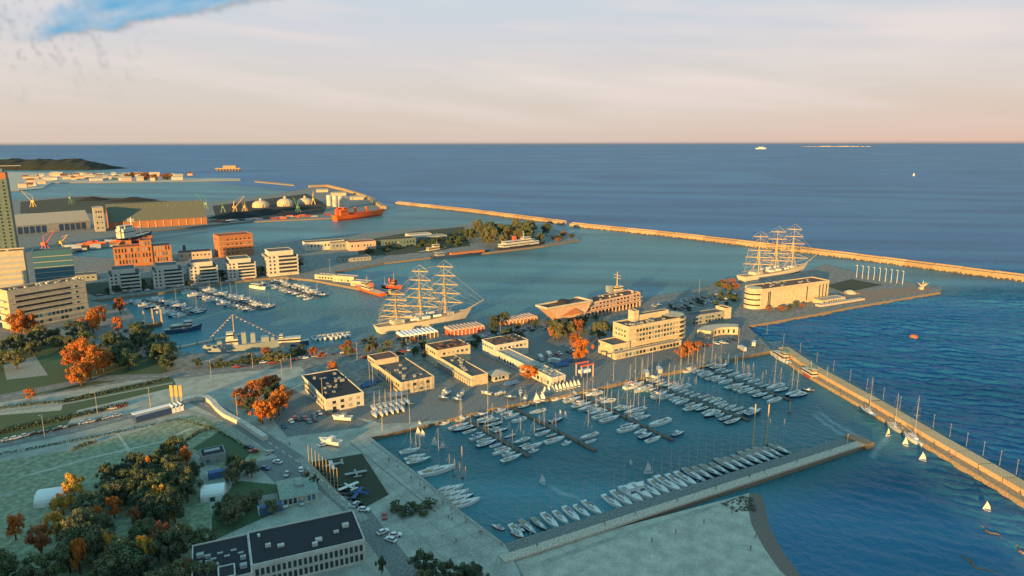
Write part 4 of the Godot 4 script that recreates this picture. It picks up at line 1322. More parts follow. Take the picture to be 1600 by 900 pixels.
func dinghy(sail: String, small := false) -> Node3D:
	var key := "d" + sail + str(small)
	if protos.has(key): return protos[key]
	var t := Node3D.new()
	t.set_meta("base_name", "sailing_dinghy")
	t.set_meta("category", "dinghy")
	if not meshes.has("dh"):
		meshes["dh"] = hull_meshes(4.4, 1.7, 0.45, 0.7)
		var ms := MB.new()
		ms.tube(Vector3(0, 0.4, -0.7), Vector3(0, 6.6, -0.6), 0.06, 0.04, 5)
		ms.tube(Vector3(0, 1.2, -0.7), Vector3(0.5, 1.1, 1.9), 0.045, 0.04, 4)
		meshes["dm"] = ms.mesh()
		var sl := MB.new()
		for k in 8:
			var t0 := k / 8.0
			var t1 := (k + 1) / 8.0
			var f := func(t_: float, u: float) -> Vector3: return Vector3(0.5 * u * (1 - t_) + 0.5 * sin(PI * u) * sin(PI * (0.15 + 0.8 * t_)), lerpf(1.25, 6.5, t_), -0.62 + u * 2.5 * (1.0 - t_ * t_ * 0.96))
			for u in 4:
				sl.quad(f.call(t0, u / 4.0), f.call(t0, (u + 1) / 4.0), f.call(t1, (u + 1) / 4.0), f.call(t1, u / 4.0))
		sl.tri(Vector3(0, 0.6, -2.3), Vector3(0.35, 1.0, -0.5), Vector3(0, 5.2, -0.7))
		meshes["ds"] = sl.mesh()
	part(t, "hull", meshes["dh"][0], M["hull_white"])
	part(t, "deck", meshes["dh"][1], M["cover_grey"])
	part(t, "mast", meshes["dm"], M["spar"])
	part(t, "sail", meshes["ds"], M[sail])
	protos[key] = t
	return t

func put(p: Node3D, at: Vector3, turn: float, label: String, grp: String, sc := 1.0) -> Node3D:
	return copy(p, at, turn, label, grp, sc)

func any_yacht(L: float, r: float) -> Node3D:
	var h: String = ["hull_white", "hull_grey", "hull_white", "hull_blue", "hull_white", "hull_grey", "hull_dark", "hull_teal"][int(r * 7.99)]
	var c: String = ["cover_blue", "cover_grey", "sail", "cover_blue", "cover_red"][int(fmod(r * 37.0, 1.0) * 4.99)]
	return yacht(L, h, c)

# Boats on both sides of a floating pontoon.
func berths(where: String, p0: Vector3, p1: Vector3, gap: float, fill_a: float, fill_b: float, size: float, motor := 0.25) -> void:
	var d := (p1 - p0).normalized()
	var s := d.cross(Vector3.UP).normalized()
	var L := p0.distance_to(p1)
	var t := thing("pontoon", "floating grey pontoon " + where, "pontoon", Vector3(p0.x, 0, p0.z), ry(d), "floating pontoons")
	part(t, "walkway", boxmesh(Vector3(2.2, 0.7, snappedf(L, 0.1))), M["wood"], Vector3(0, 0.35, -L / 2))
	for k in int(L / 14.0) + 1:
		var pl := MB.new()
		pl.tube(Vector3(1.4, -2, -k * 14.0), Vector3(1.4, 2.4, -k * 14.0), 0.18, 0.18, 6)
		part(t, "pile", pl.mesh(), M["dark_steel"])
	for sv in [-1.0, 1.0]:
		var side: float = sv
		var fill: float = fill_a if side < 0 else fill_b
		var x := 3.0
		while x < L - 1.0:
			var step := gap * rng.randf_range(0.84, 1.38)
			if rng.randf() < fill:
				var ln: float = [size * 0.68, size * 0.84, size * 0.95, size * 1.1, size * 1.22][rng.randi() % 5]
				var bow_out := rng.randf() < 0.35
				var at := p0 + d * x + s * side * (1.9 + ln * 0.55)
				at.y = 0.0
				var dir := s * side * (1.0 if bow_out else -1.0)
				var tn := ry(dir) + rng.randf_range(-0.06, 0.06)
				if rng.randf() < motor:
					var mh := rng.randi() % 3
					var mc := rng.randi() % 3
					var mb := motorboat(snappedf(ln * 0.85, 1.0), ["hull_white", "hull_grey", "hull_blue"][mh], ["cover_blue", "cover_grey", "hull_white"][mc])
					var md: String = ["white", "grey", "navy"][mh] + " motorboat with " + ["blue", "grey", "white"][mc] + " canopy"
					put(mb, at, tn, md + " berthed " + where, md + " " + where)
				else:
					var r := rng.randf()
					var yc := any_yacht(snappedf(ln, 1.5), r)
					var hc: String = ["white", "grey", "white", "navy", "white", "grey", "black", "teal"][int(r * 7.99)]
					var bc: String = ["blue", "grey", "white", "blue", "red"][int(fmod(r * 37.0, 1.0) * 4.99)]
					var yd := ("long " if ln > size else "") + hc + " yacht with " + bc + " boom cover"
					put(yc, at, tn, yd + " berthed " + where, yd + " " + where)
			x += step

func ship_base(nm: String, label: String, p0: Vector3, p1: Vector3, B: float, fb: float, hull: String, deck: String, cat := "ship", sheer := 0.3, rake := 0.06, lower := "") -> Node3D:
	var mid := (p0 + p1) * 0.5
	mid.y = 0.0
	var L := Vector2(p0.x - p1.x, p0.z - p1.z).length()
	var t := thing(nm, label, cat, mid, ry((p1 - p0).normalized()))
	var hm := hull_meshes(L, B, fb, 0.7, rake, sheer)
	part(t, "hull", hm[0], M[hull])
	part(t, "deck", hm[1], M[deck])
	if lower:
		var low := hull_meshes(L * 0.995, B * 0.985, fb * 0.34, 0.7, rake * 0.3, 0.0)
		var o := part(t, "boot_stripe", low[0], M[lower])
		o.scale = Vector3(1.012, 1, 1.0)
	return t

func tall_ship(label: String, p0: Vector3, p1: Vector3, B: float, fb: float, heights: Array, at: Array, sails: String, stripe := "") -> void:
	var t := ship_base("tall_ship", label, p0, p1, B, fb, "hull_cream", "deck_teak", "tall ship", 0.35, 0.08, stripe)
	var L := Vector2(p0.x - p1.x, p0.z - p1.z).length()
	part(t, "deckhouse", boxmesh(Vector3(B * 0.5, 2.4, L * 0.14)), M["white_wall"], Vector3(0, fb + 1.0, L * 0.02))
	part(t, "deckhouse", boxmesh(Vector3(B * 0.55, 2.6, L * 0.12)), M["white_wall"], Vector3(0, fb + 1.2, L * 0.3))
	part(t, "deckhouse", boxmesh(Vector3(B * 0.4, 2.2, L * 0.08)), M["white_wall"], Vector3(0, fb + 1.1, -L * 0.3))
	for k in 6:
		part(t, "lifeboat", boxmesh(Vector3(1.8, 1.4, 6)), M["white"], Vector3((B * 0.42) * (1 if k % 2 else -1), fb + 2.2, L * (-0.12 + 0.13 * (k / 2))))
	var bow := -L * 0.5 - L * 0.07
	var sp := MB.new()
	sp.tube(Vector3(0, fb * 1.3, bow + 4), Vector3(0, fb * 1.3 + L * 0.08, bow - L * 0.17), 0.45, 0.2, 6)
	part(t, "bowsprit", sp.mesh(), M["spar_gold"])
	var tip := Vector3(0, fb * 1.3 + L * 0.08, bow - L * 0.17)
	var rig := MB.new()
	var tops := []
	for k in heights.size():
		var z: float = L * (0.5 - at[k])
		var H: float = heights[k]
		var m := MB.new()
		m.tube(Vector3(0, fb, z), Vector3(0, H * 0.6, z + 0.6), 0.5, 0.38, 7)
		m.tube(Vector3(0, H * 0.58, z), Vector3(0, H, z + 1.0), 0.32, 0.12, 6)
		m.box(Vector3(0, H * 0.45, z + 0.4), Vector3(3.2, 0.3, 2.2))
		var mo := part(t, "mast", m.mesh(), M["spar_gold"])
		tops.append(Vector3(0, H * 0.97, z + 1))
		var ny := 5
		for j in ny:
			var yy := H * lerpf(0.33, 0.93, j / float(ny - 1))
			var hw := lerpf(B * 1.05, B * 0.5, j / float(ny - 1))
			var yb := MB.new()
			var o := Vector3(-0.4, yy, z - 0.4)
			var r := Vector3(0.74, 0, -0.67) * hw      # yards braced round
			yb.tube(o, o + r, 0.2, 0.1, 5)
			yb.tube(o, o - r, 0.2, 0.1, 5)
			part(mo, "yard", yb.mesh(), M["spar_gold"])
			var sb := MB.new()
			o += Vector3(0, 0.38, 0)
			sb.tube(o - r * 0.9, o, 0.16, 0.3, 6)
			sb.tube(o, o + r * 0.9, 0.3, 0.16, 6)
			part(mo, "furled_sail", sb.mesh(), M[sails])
			rig.tube(o + r, Vector3(0, yy + H * 0.12, z), 0.1, 0.09, 3)
			rig.tube(o - r, Vector3(0, yy + H * 0.12, z), 0.1, 0.09, 3)
			for s2 in [-1.0, 1.0]:      # braces led aft and lifts down to the next yard
				rig.tube(o + r * s2, Vector3(0, maxf(fb + 2.0, yy * 0.62), z + L * 0.2), 0.07, 0.07, 3)
				rig.tube(o + r * s2 * 0.6, Vector3(s2 * B * 0.2, maxf(fb + 1.0, yy - H * 0.15), z), 0.06, 0.06, 3)
		for s in [-1, 1]:
			for j in 5:
				rig.tube(Vector3(s * B * 0.48, fb, z + 1 + j * 1.3), Vector3(s * 0.6, H * 0.45, z + 0.5), 0.1, 0.09, 3)
				rig.tube(Vector3(s * 1.4, H * 0.45, z + 0.4 + j * 0.4), Vector3(0, H * 0.8, z + 0.8), 0.08, 0.08, 3)
			for j in 9:
				var f := (j + 1) / 10.0
				var pa := Vector3(s * B * 0.48, fb, z + 1).lerp(Vector3(s * 0.6, H * 0.45, z + 0.5), f)
				rig.tube(pa, pa + Vector3(0, 0, 5.2 * (1 - f)), 0.04, 0.04, 3)
	for k in tops.size():
		var nxt: Vector3 = tip if k == tops.size() - 1 else Vector3(0, fb + 6, tops[k + 1].z)
		for f in [0.97, 0.78, 0.6, 0.45]:
			var tp := Vector3(0, tops[k].y * f, tops[k].z)
			rig.tube(tp, nxt.lerp(Vector3(0, fb * 1.3, bow), (0.97 - f) * 1.2) if k == tops.size() - 1 else nxt, 0.1, 0.09, 3)
		if k > 0:
			rig.tube(tops[k], tops[k - 1], 0.08, 0.08, 3)
	rig.tube(tops[0], Vector3(0, fb * 1.2, L * 0.5), 0.1, 0.09, 3)
	part(t, "rigging", rig.mesh(), M["rigging"])
	var gaff := MB.new()
	var z0: float = L * (0.5 - at[0])
	gaff.tube(Vector3(0, fb + 4.5, z0 + 0.8), Vector3(0, fb + 4.5, L * 0.52), 0.3, 0.2, 5)
	part(t, "spanker_boom", gaff.mesh(), M["spar_gold"])

func work_ship(nm: String, label: String, p0: Vector3, p1: Vector3, B: float, fb: float, hull: String, deck: String, house: Array, cat := "ship", lower := "") -> Node3D:
	# house: list of [centre along the length 0 stern .. 1 bow, length share, width share, y from, y to, material, name]
	var t := ship_base(nm, label, p0, p1, B, fb, hull, deck, cat, 0.35, 0.05, lower)
	var L := Vector2(p0.x - p1.x, p0.z - p1.z).length()
	for q in house:
		var sz := Vector3(B * q[2], q[4] - q[3], L * q[1])
		var o := part(t, q[6], boxmesh(sz.snapped(Vector3.ONE * 0.05)), M[q[5]], Vector3(0, (q[3] + q[4]) * 0.5, L * (0.5 - q[0])))
		if q[6] in ["wheelhouse", "superstructure", "bridge"]:
			part(o, "window_band", boxmesh(Vector3(sz.x + 0.12, minf(1.0, sz.y * 0.4), sz.z + 0.12).snapped(Vector3.ONE * 0.05)), M["glass"], Vector3(0, sz.y * 0.14, 0))
	return t

func add_mast(t: Node3D, z: float, y0: float, y1: float, r: float, mat: String, arms := 0) -> void:
	var m := MB.new()
	m.tube(Vector3(0, y0, z), Vector3(0, y1, z), r, r * 0.5, 6)
	for k in arms:
		var y := lerpf(y0, y1, 0.55 + 0.2 * k)
		m.tube(Vector3(-r * 9, y, z), Vector3(r * 9, y, z), r * 0.5, r * 0.5, 4)
	part(t, "mast", m.mesh(), M[mat])

func build_ships() -> void:
	var t: Node3D
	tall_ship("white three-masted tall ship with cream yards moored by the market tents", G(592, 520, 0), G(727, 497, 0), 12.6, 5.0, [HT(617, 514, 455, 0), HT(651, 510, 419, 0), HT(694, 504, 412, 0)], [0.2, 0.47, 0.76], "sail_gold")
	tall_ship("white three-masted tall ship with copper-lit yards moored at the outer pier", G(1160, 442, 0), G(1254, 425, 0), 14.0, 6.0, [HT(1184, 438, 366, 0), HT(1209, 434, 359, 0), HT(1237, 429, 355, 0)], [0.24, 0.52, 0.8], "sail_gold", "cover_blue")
	# destroyer with dressing lines
	t = work_ship("museum_warship", "grey museum warship dressed with flag lines at the basin quay", G(440, 539, 0), G(322, 552, 0), 10.5, 4.6, "naval_grey", "naval_grey", [
		[0.66, 0.16, 0.7, 4.4, 8.4, "white_wall", "superstructure"], [0.68, 0.09, 0.55, 8.42, 12.5, "white_wall", "bridge"], [0.5, 0.06, 0.35, 4.4, 11.5, "naval_grey", "funnel"], [0.38, 0.06, 0.35, 4.4, 10.5, "naval_grey", "funnel"], [0.82, 0.06, 0.4, 4.8, 7.2, "naval_grey", "gun_turret"], [0.22, 0.1, 0.5, 4.4, 7.4, "naval_grey", "deckhouse"], [0.12, 0.05, 0.4, 4.4, 6.6, "naval_grey", "gun_turret"]], "warship")
	var L := G(440, 539, 0).distance_to(G(322, 552, 0))
	var zt := -L * 0.12
	var HM := HT(390, 545, 489, 0)
	add_mast(t, zt, 4.4, HM, 0.4, "spar_gold", 2)
	var dr := MB.new()
	dr.tube(Vector3(0, HM, zt), Vector3(0, 6, -L * 0.53), 0.08, 0.08, 3)
	dr.tube(Vector3(0, HM, zt), Vector3(0, 5, L * 0.5), 0.08, 0.08, 3)
	part(t, "dressing_line", dr.mesh(), M["rigging"])
	for k in 22:
		var f := (k % 11 + 1) / 12.0
		var e := Vector3(0, 6, -L * 0.53) if k < 11 else Vector3(0, 5, L * 0.5)
		part(t, "signal_flag", boxmesh(Vector3(0.05, 0.5, 0.8)), M[["sail_gold", "sail", "cover_red", "yellow_steel"][k % 4]], Vector3(0, HM, zt).lerp(e, f) - Vector3(0, 0.6, 0))
	t = work_ship("excursion_ship", "long white excursion ship moored astern of the grey warship", G(482, 537, 0), G(424, 541, 0), 8, 3.0, "hull_blue", "deck", [[0.5, 0.6, 0.75, 2.9, 5.4, "white_wall", "superstructure"], [0.42, 0.45, 0.7, 5.45, 5.7, "white_wall", "sun_deck"], [0.72, 0.1, 0.5, 5.75, 7.8, "white_wall", "wheelhouse"]])
	# small replica galleon and ferry in the basin
	t = ship_base("galleon", "small gold-rigged replica galleon with three short masts in the basin", G(228, 512, 0), G(253, 509, 0), 6, 3, "wood", "deck_teak", "galleon")
	for k in 3:
		var z := 6.0 - k * 5.5
		var HG := HT(240, 510, 480 + absi(k - 1) * 2, 0)
		add_mast(t, z, 2.5, HG, 0.3, "spar_gold", 0)
		for j in 3:
			part(t, "sail", boxmesh(Vector3(6.4 - j * 1.4, 3.4, 0.3)), M["sail_gold"], Vector3(0, HG * (0.32 + 0.23 * j) + 0.6, z - 0.5))
	t = work_ship("ferry", "blue-hulled passenger ferry with white upper deck in the basin", G(258, 521, 0), G(314, 514, 0), 8, 3.2, "hull_blue", "deck", [[0.45, 0.6, 0.8, 3.0, 5.4, "grey_wall", "superstructure"], [0.66, 0.2, 0.6, 5.42, 7.6, "white_wall", "wheelhouse"], [0.35, 0.3, 0.7, 5.45, 5.7, "white_wall", "canopy"]], "ferry")
	add_mast(t, 2.0, 5.4, 13, 0.2, "spar", 1)
	# tugs at the small pier
	for q in [[597, 463, 556, 450, "hull_orange", "cream_wall", "orange-hulled harbour tug with cream wheelhouse at the small pier"], [599, 449, 627, 452, "hull_red", "brick", "dark red trawler with rust deckhouse off the small pier"]]:
		t = work_ship("tug", q[6], G(q[0], q[1], 0), G(q[2], q[3], 0), 8, 3.0, q[4], "deck", [[0.55, 0.3, 0.6, 2.9, 5.8, q[5], "superstructure"], [0.62, 0.18, 0.5, 5.85, 8.4, q[5], "wheelhouse"], [0.38, 0.08, 0.25, 5.85, 9.5, "red_steel", "funnel"]], "tug", "dark_steel")
		add_mast(t, -2.0, 8, 15, 0.22, "spar_gold", 2)
		add_mast(t, 8.0, 3, 10, 0.18, "spar_gold", 1)
	t = work_ship("fishing_boat", "small dark fishing boat beside the dark red trawler", G(603, 459, 0), G(621, 461, 0), 5, 2.0, "hull_dark", "deck", [[0.4, 0.25, 0.6, 2.0, 4.4, "cream_wall", "wheelhouse"]])
	# long low terminal shed on small pier
	for q in [[492, 433, 22, 4.0], [520, 437, 24, 5.5], [548, 444, 18, 4.5]]:
		var k := block("pier_shed", "low ochre-lit shed on the small pier by the tugs", "building", G(q[0], q[1] + 2), 112, "ochre sheds on the small pier")
		body(k, 0, q[2], 0, 8, 0, q[3], "cream_wall", "pale_roof", 0.3)
		windows(k, "f", 0, 1, q[2] - 1, 6, 1.0, 0, 1, 1.8, 1.6)
	# port ships
	t = work_ship("cargo_ship", "bright red cargo ship with tall red superstructure at the port tip", G(524, 345, 0), G(597, 336, 0), 17, 9, "hull_orange", "hull_red", [[0.14, 0.16, 0.85, 8.5, 19, "hull_orange", "superstructure"], [0.16, 0.08, 0.9, 19.05, 22, "hull_orange", "bridge"], [0.07, 0.05, 0.3, 8.5, 22, "hull_red", "funnel"], [0.52, 0.4, 0.6, 8.5, 11.5, "red_steel", "hatch_cover"], [0.42, 0.03, 0.2, 11.5, 20, "hull_orange", "deck_crane"], [0.66, 0.03, 0.2, 11.5, 19, "hull_orange", "deck_crane"]], "ship", "hull_red")
	t = work_ship("cargo_ship", "white ship with stacked white superstructure behind the brick warehouse", G(182, 382, 0), G(236, 372, 0), 15, 8, "hull_dark", "deck", [[0.3, 0.34, 0.8, 7.5, 20, "white_wall", "superstructure"], [0.3, 0.2, 0.7, 20.05, 24, "white_wall", "bridge"], [0.14, 0.08, 0.3, 7.5, 24, "white_wall", "funnel"]])
	add_mast(t, 2.0, 22, 34, 0.6, "white", 2)
	add_mast(t, -14.0, 8, 28, 0.5, "white", 1)
	t = work_ship("cruise_boat", "white cruise boat with stacked decks at the tip of the fishing pier", G(778, 393, 0), G(849, 384, 0), 12, 5, "hull_dark", "deck", [[0.45, 0.78, 0.85, 4.6, 8.6, "white_wall", "superstructure"], [0.42, 0.6, 0.75, 8.65, 11.6, "white_wall", "superstructure"], [0.6, 0.16, 0.6, 11.65, 14.4, "white_wall", "bridge"], [0.35, 0.06, 0.3, 11.65, 17, "red_steel", "funnel"]], "ship")
	add_mast(t, -4.0, 14, 22, 0.25, "white", 1)
	t = work_ship("barge", "blue-and-rust barge moored along the fishing pier", G(676, 405, 0), G(763, 396, 0), 11, 3.6, "hull_blue", "brick", [[0.6, 0.6, 0.8, 3.4, 5.6, "brick", "cargo_hold"], [0.12, 0.12, 0.7, 3.4, 7.6, "grey_wall", "wheelhouse"]])
	t = work_ship("trawler", "cream trawler with gold-lit wheelhouse ahead of the barge", G(655, 397, 0), G(698, 391, 0), 8, 3, "hull_dark", "deck", [[0.5, 0.4, 0.7, 2.8, 6.4, "cream_wall", "superstructure"], [0.6, 0.2, 0.6, 6.45, 9.6, "cream_wall", "wheelhouse"]])
	add_mast(t, -6.0, 6, 15, 0.22, "spar_gold", 1)
	# warship behind the terminal
	t = work_ship("patrol_ship", "grey patrol ship with lattice mast moored behind the pink terminal", G(925, 478, 0), G(1000, 467, 0), 10, 5, "naval_grey", "naval_grey", [[0.5, 0.34, 0.7, 4.8, 9.8, "white_wall", "superstructure"], [0.5, 0.16, 0.6, 9.85, 14.0, "cream_wall", "bridge"], [0.34, 0.08, 0.4, 9.85, 15, "naval_grey", "funnel"]], "warship")
	add_mast(t, 0.0, 14, 26, 0.5, "spar_gold", 2)
	# horizon ship and lone boats
	t = work_ship("liner", "tiny pale liner on the horizon", Vector3(5250, 0, -15000), Vector3(5480, 0, -15030), 30, 22, "hull_white", "deck", [[0.5, 0.5, 0.8, 20, 48, "white_wall", "superstructure"]])
	t = thing("mooring_buoy", "round rust-orange mooring buoy floating off the outer pier", "buoy", G(1427, 529, 0))
	var bu := MB.new()
	bu.lathe(Vector3.ZERO, [[1.9, -0.6], [2.6, 0.2], [2.6, 1.4], [1.7, 2.2], [0.5, 2.4], [0.01, 2.5]], 14)
	part(t, "float", bu.mesh(), M["buoy"])
	part(t, "ring", boxmesh(Vector3(0.4, 0.9, 0.4)), M["dark_steel"], Vector3(0, 2.8, 0))
	put(dinghy("sail"), G(1428, 276, 0), 0.6, "tiny white sail far out on the open sea", "", 1.9)

func build_marina() -> void:
	# pontoons, numbered from the one beside the hard standing
	berths("at the first pontoon", G(732, 659, 0), G(826, 715, 0), 3.5, 0.95, 0.95, 8.0, 0.2)
	berths("at the second, half-empty pontoon", G(792, 634, 0), G(930, 706, 0), 4.2, 0.35, 0.6, 8.5, 0.35)
	berths("at the third, middle pontoon", G(897, 615, 0), G(1051, 690, 0), 3.9, 0.85, 0.9, 10.5, 0.25)
	berths("at the fourth, most crowded pontoon", G(992, 594, 0), G(1170, 659, 0), 3.3, 1.0, 1.0, 10.5, 0.2)
	berths("at the pontoon beside the jetty root", G(1090, 574, 0), G(1236, 628, 0), 3.7, 0.95, 0.95, 11.0, 0.2)
	# row moored bow-on to the mole
	var m0 := G(800, 868)
	var m1 := G(1343, 693)
	var d := (m1 - m0).normalized()
	var s := d.cross(Vector3.UP).normalized()
	var n := 30
	for k in n:
		var px := lerpf(838, 1262, k / float(n - 1))
		if k in [8]: continue
		var along := lerpf(9.0, 139.0, k / float(n - 1))
		var at := m0 + d * along + s * -13.6
		at.y = 0.0
		var dark := k > 17 or k in [1, 2]
		var L: float = [10.5, 12.0, 12.0, 13.5][rng.randi() % 4] if k > 9 else [9.0, 10.5][k % 2]
		var yc := yacht(L, "hull_dark" if dark and k % 3 else ("hull_blue" if dark else "hull_white"), "cover_grey" if dark else "cover_blue", "cover_grey" if dark else "hull_white")
		if k in [11, 12]: yc = motorboat(12.0, "hull_white", "hull_white")
		var what := "motorboat" if k in [11, 12] else "dark-hulled yacht" if dark else "white yacht"
		put(yc, at, ry(s) + rng.randf_range(-0.05, 0.05), what + " moored bow-on to the mole", what + "s along the mole")
	# boats along the hard standing
	for q in [[648, 716, 9.0, "hull_white"], [640, 706, 9.0, "hull_white"], [654, 722, 10.5, "hull_teal"], [682, 738, 15.0, "hull_white"], [700, 768, 12.0, "hull_white"], [708, 776, 12.0, "hull_white"], [716, 783, 12.0, "hull_blue"], [725, 789, 12.0, "hull_white"]]:
		put(yacht(q[2], q[3], "sail"), G(q[0], q[1], 0), ry(-U) + PI + rng.randf_range(-0.05, 0.05), ("largest white yacht" if q[2] > 13 else "white yacht" if q[3] == "hull_white" else "dark yacht") + " moored alone along the hard standing", "yachts at the hard standing")
	for q in [[777, 826, "hull_red"], [808, 838, "hull_red"], [812, 828, "hull_dark"]]:
		put(motorboat(5.0, q[2], "cover_grey"), G(q[0], q[1], 0), rng.randf_range(0, 6), "small " + ("red" if q[2] == "hull_red" else "black") + " workboat floating in the marina corner", "workboats in the corner")
	# visitors' boats along the quay
	for k in 16:
		var f := k / 15.0
		var at2 := G(lerpf(690, 1130, f), lerpf(660, 566.5, f), 0) + W * 2.2
		if k in [4, 9, 12]: continue
		put(motorboat([6.0, 7.0, 8.0][k % 3], ["hull_white", "hull_blue", "hull_grey"][(k * 2) % 3], ["cover_blue", "hull_white"][k % 2]), at2, ry(U), ["white", "navy", "grey"][(k * 2) % 3] + " small boat moored lengthways along the town quay", "boats along the town quay")
	# jetty boats
	for q in [[1226, 563, 22, "cream excursion boat lying at the jetty root"], [1271, 590, 18, "orange-lit workboat lying against the jetty"]]:
		var c := G(q[0], q[1], 0) + Vector3(-2, 0, 0)
		var dj := Vector3(0.11, 0, 0.99)
		var t := work_ship("excursion_boat", q[3], c - dj * q[2] * 0.5, c + dj * q[2] * 0.5, 5, 1.7, "hull_white" if q[2] > 20 else "hull_red", "deck", [[0.45, 0.6, 0.75, 1.6, 3.8, "white_wall", "superstructure"], [0.62, 0.2, 0.6, 3.85, 5.6, "cream_wall", "wheelhouse"]], "boat")
		add_mast(t, 0, 5, 10, 0.12, "spar", 1)
	for q in [[1294, 603, 9.0, "hull_white"], [1361, 647, 15.0, "hull_blue"], [1401, 669, 13.5, "hull_grey"], [1431, 688, 16.5, "hull_white"]]:
		put(yacht(q[2], q[3], "cover_grey"), G(q[0], q[1], 0) + Vector3(-1.5, 0, 0), PI - 0.11, {9.0: "small white yacht", 15.0: "dark blue yacht", 13.5: "grey yacht", 16.5: "long white yacht"}[q[2]] + " lying alongside the jetty", "yachts along the jetty")
	put(motorboat(8.0, "hull_white", "hull_white"), G(1328, 688, 0), ry(d) + PI, "white launch moored at the mole head", "")
	put(motorboat(6.0, "hull_dark", "cover_grey"), G(1262, 612, 0), 1.2, "small dark launch under way inside the jetty", "")
	# dinghies under sail
	for q in [[847, 756, 1.0, "lone dinghy with full white sail in the middle of the marina"], [1012, 740, 1.25, "tall white-sailed dinghy close to the yachts on the mole"], [653, 681, 1.0, "dinghy with white sails by the slipway"], [660, 683, 0.9, "dinghy with white sails by the slipway"], [655, 669, 0.9, "dinghy with white sails by the slipway"], [679, 695, 0.9, "dinghy with white sails by the slipway"], [691, 700, 0.8, "dinghy with white sails by the slipway"], [875, 652, 0.9, "pair of dinghies sailing between two pontoons"], [883, 653, 0.8, "pair of dinghies sailing between two pontoons"], [1387, 682, 0.9, "small dinghy sailing near the long white yacht at the jetty"], [1414, 697, 0.9, "small dinghy sailing near the long white yacht at the jetty"], [1441, 721, 0.9, "small dinghy sailing near the long white yacht at the jetty"], [1541, 799, 0.85, "white-sailed dinghy off the beach inside the jetty"], [985, 726, 0.6, "little open dinghy between pontoon and mole"]]:
		put(dinghy("sail"), G(q[0], q[1], 0), rng.randf_range(-0.8, 0.8) + 1.2, q[3], "dinghies under sail", q[2] * 0.66)
	for k in 10:
		var f2 := k / 9.0
		put(dinghy("sail"), G(lerpf(851, 903, f2), lerpf(615, 604, f2)) + Vector3(0, 0.1, 0), 1.0, "beached dinghy with hoisted sail on the town quay", "beached dinghies", 0.62)
	for q in [[843, 631], [852, 629]]:
		put(dinghy("sail"), G(q[0], q[1]) + W * -3.0, 1.2, "dinghy with hoisted sail at the quay steps", "quay-step dinghies", 0.75)
	# basin of motorboats in front of the flats
	berths("below the flats, first pier", G(300, 452, 0), G(408, 484, 0), 4.2, 1.0, 1.0, 11.0, 0.8)
	berths("below the flats, second pier", G(418, 440, 0), G(498, 466, 0), 4.4, 0.95, 0.95, 11.0, 0.8)
	berths("in the basin below the office block", G(222, 468, 0), G(300, 492, 0), 4.4, 0.9, 0.95, 11.0, 0.7)
	for k in 8:
		put(motorboat(10.0, "hull_white", "cover_grey"), G(492 + k * 7.5, 531 - k * 0.9, 0), ry(W) + rng.randf_range(-0.2, 0.2), "white motorboat in the row along the basin quay", "motorboats along the basin quay")
	t_white_boat()

func t_white_boat() -> void:
	var t := work_ship("water_tram", "sunlit white passenger boat among the basin motorboats", G(392, 448, 0), G(414, 452, 0), 5, 2, "hull_white", "deck", [[0.45, 0.6, 0.8, 1.9, 4.4, "white_wall", "superstructure"]], "boat")
	add_mast(t, 0, 4, 8, 0.12, "spar", 0)
	# floating walkway reaching into the basin
	var p0 := G(270, 545, 0)
	var p1 := G(383, 521, 0)
	var w := thing("basin_walkway", "narrow pale floating walkway crossing the basin behind the warship", "walkway", p0, ry((p1 - p0).normalized()))
	part(w, "deck", boxmesh(Vector3(2.6, 1.0, snappedf(p0.distance_to(p1), 0.1))), M["concrete"], Vector3(0, 0.5, -p0.distance_to(p1) / 2))
	for k in 5:
		part(w, "pile", boxmesh(Vector3(0.4, 4, 0.4)), M["dark_steel"], Vector3(1.6, 0.5, -4 - k * 11.0))

# ------------------------------------------------------------------ ground cover, trees, street furniture
func road(nm: String, label: String, pts: Array, w: float, lift: float, mat: String, cat := "road") -> void:
	var b := MB.new()
	var p := pxs(pts, LAND + lift)
	for k in p.size() - 1:
		var d := (p[k + 1] - p[k]).normalized()
		var d0 := ((p[k] - p[k - 1]).normalized() + d).normalized() if k > 0 else d
		var d1 := ((p[k + 2] - p[k + 1]).normalized() + d).normalized() if k < p.size() - 2 else d
		var s0 := d0.cross(Vector3.UP) * w * 0.5
		var s1 := d1.cross(Vector3.UP) * w * 0.5
		b.quad(p[k] + s0, p[k + 1] + s1, p[k + 1] - s1, p[k] - s0)
	solid(nm, b.mesh(), M[mat], label, cat, "structure")

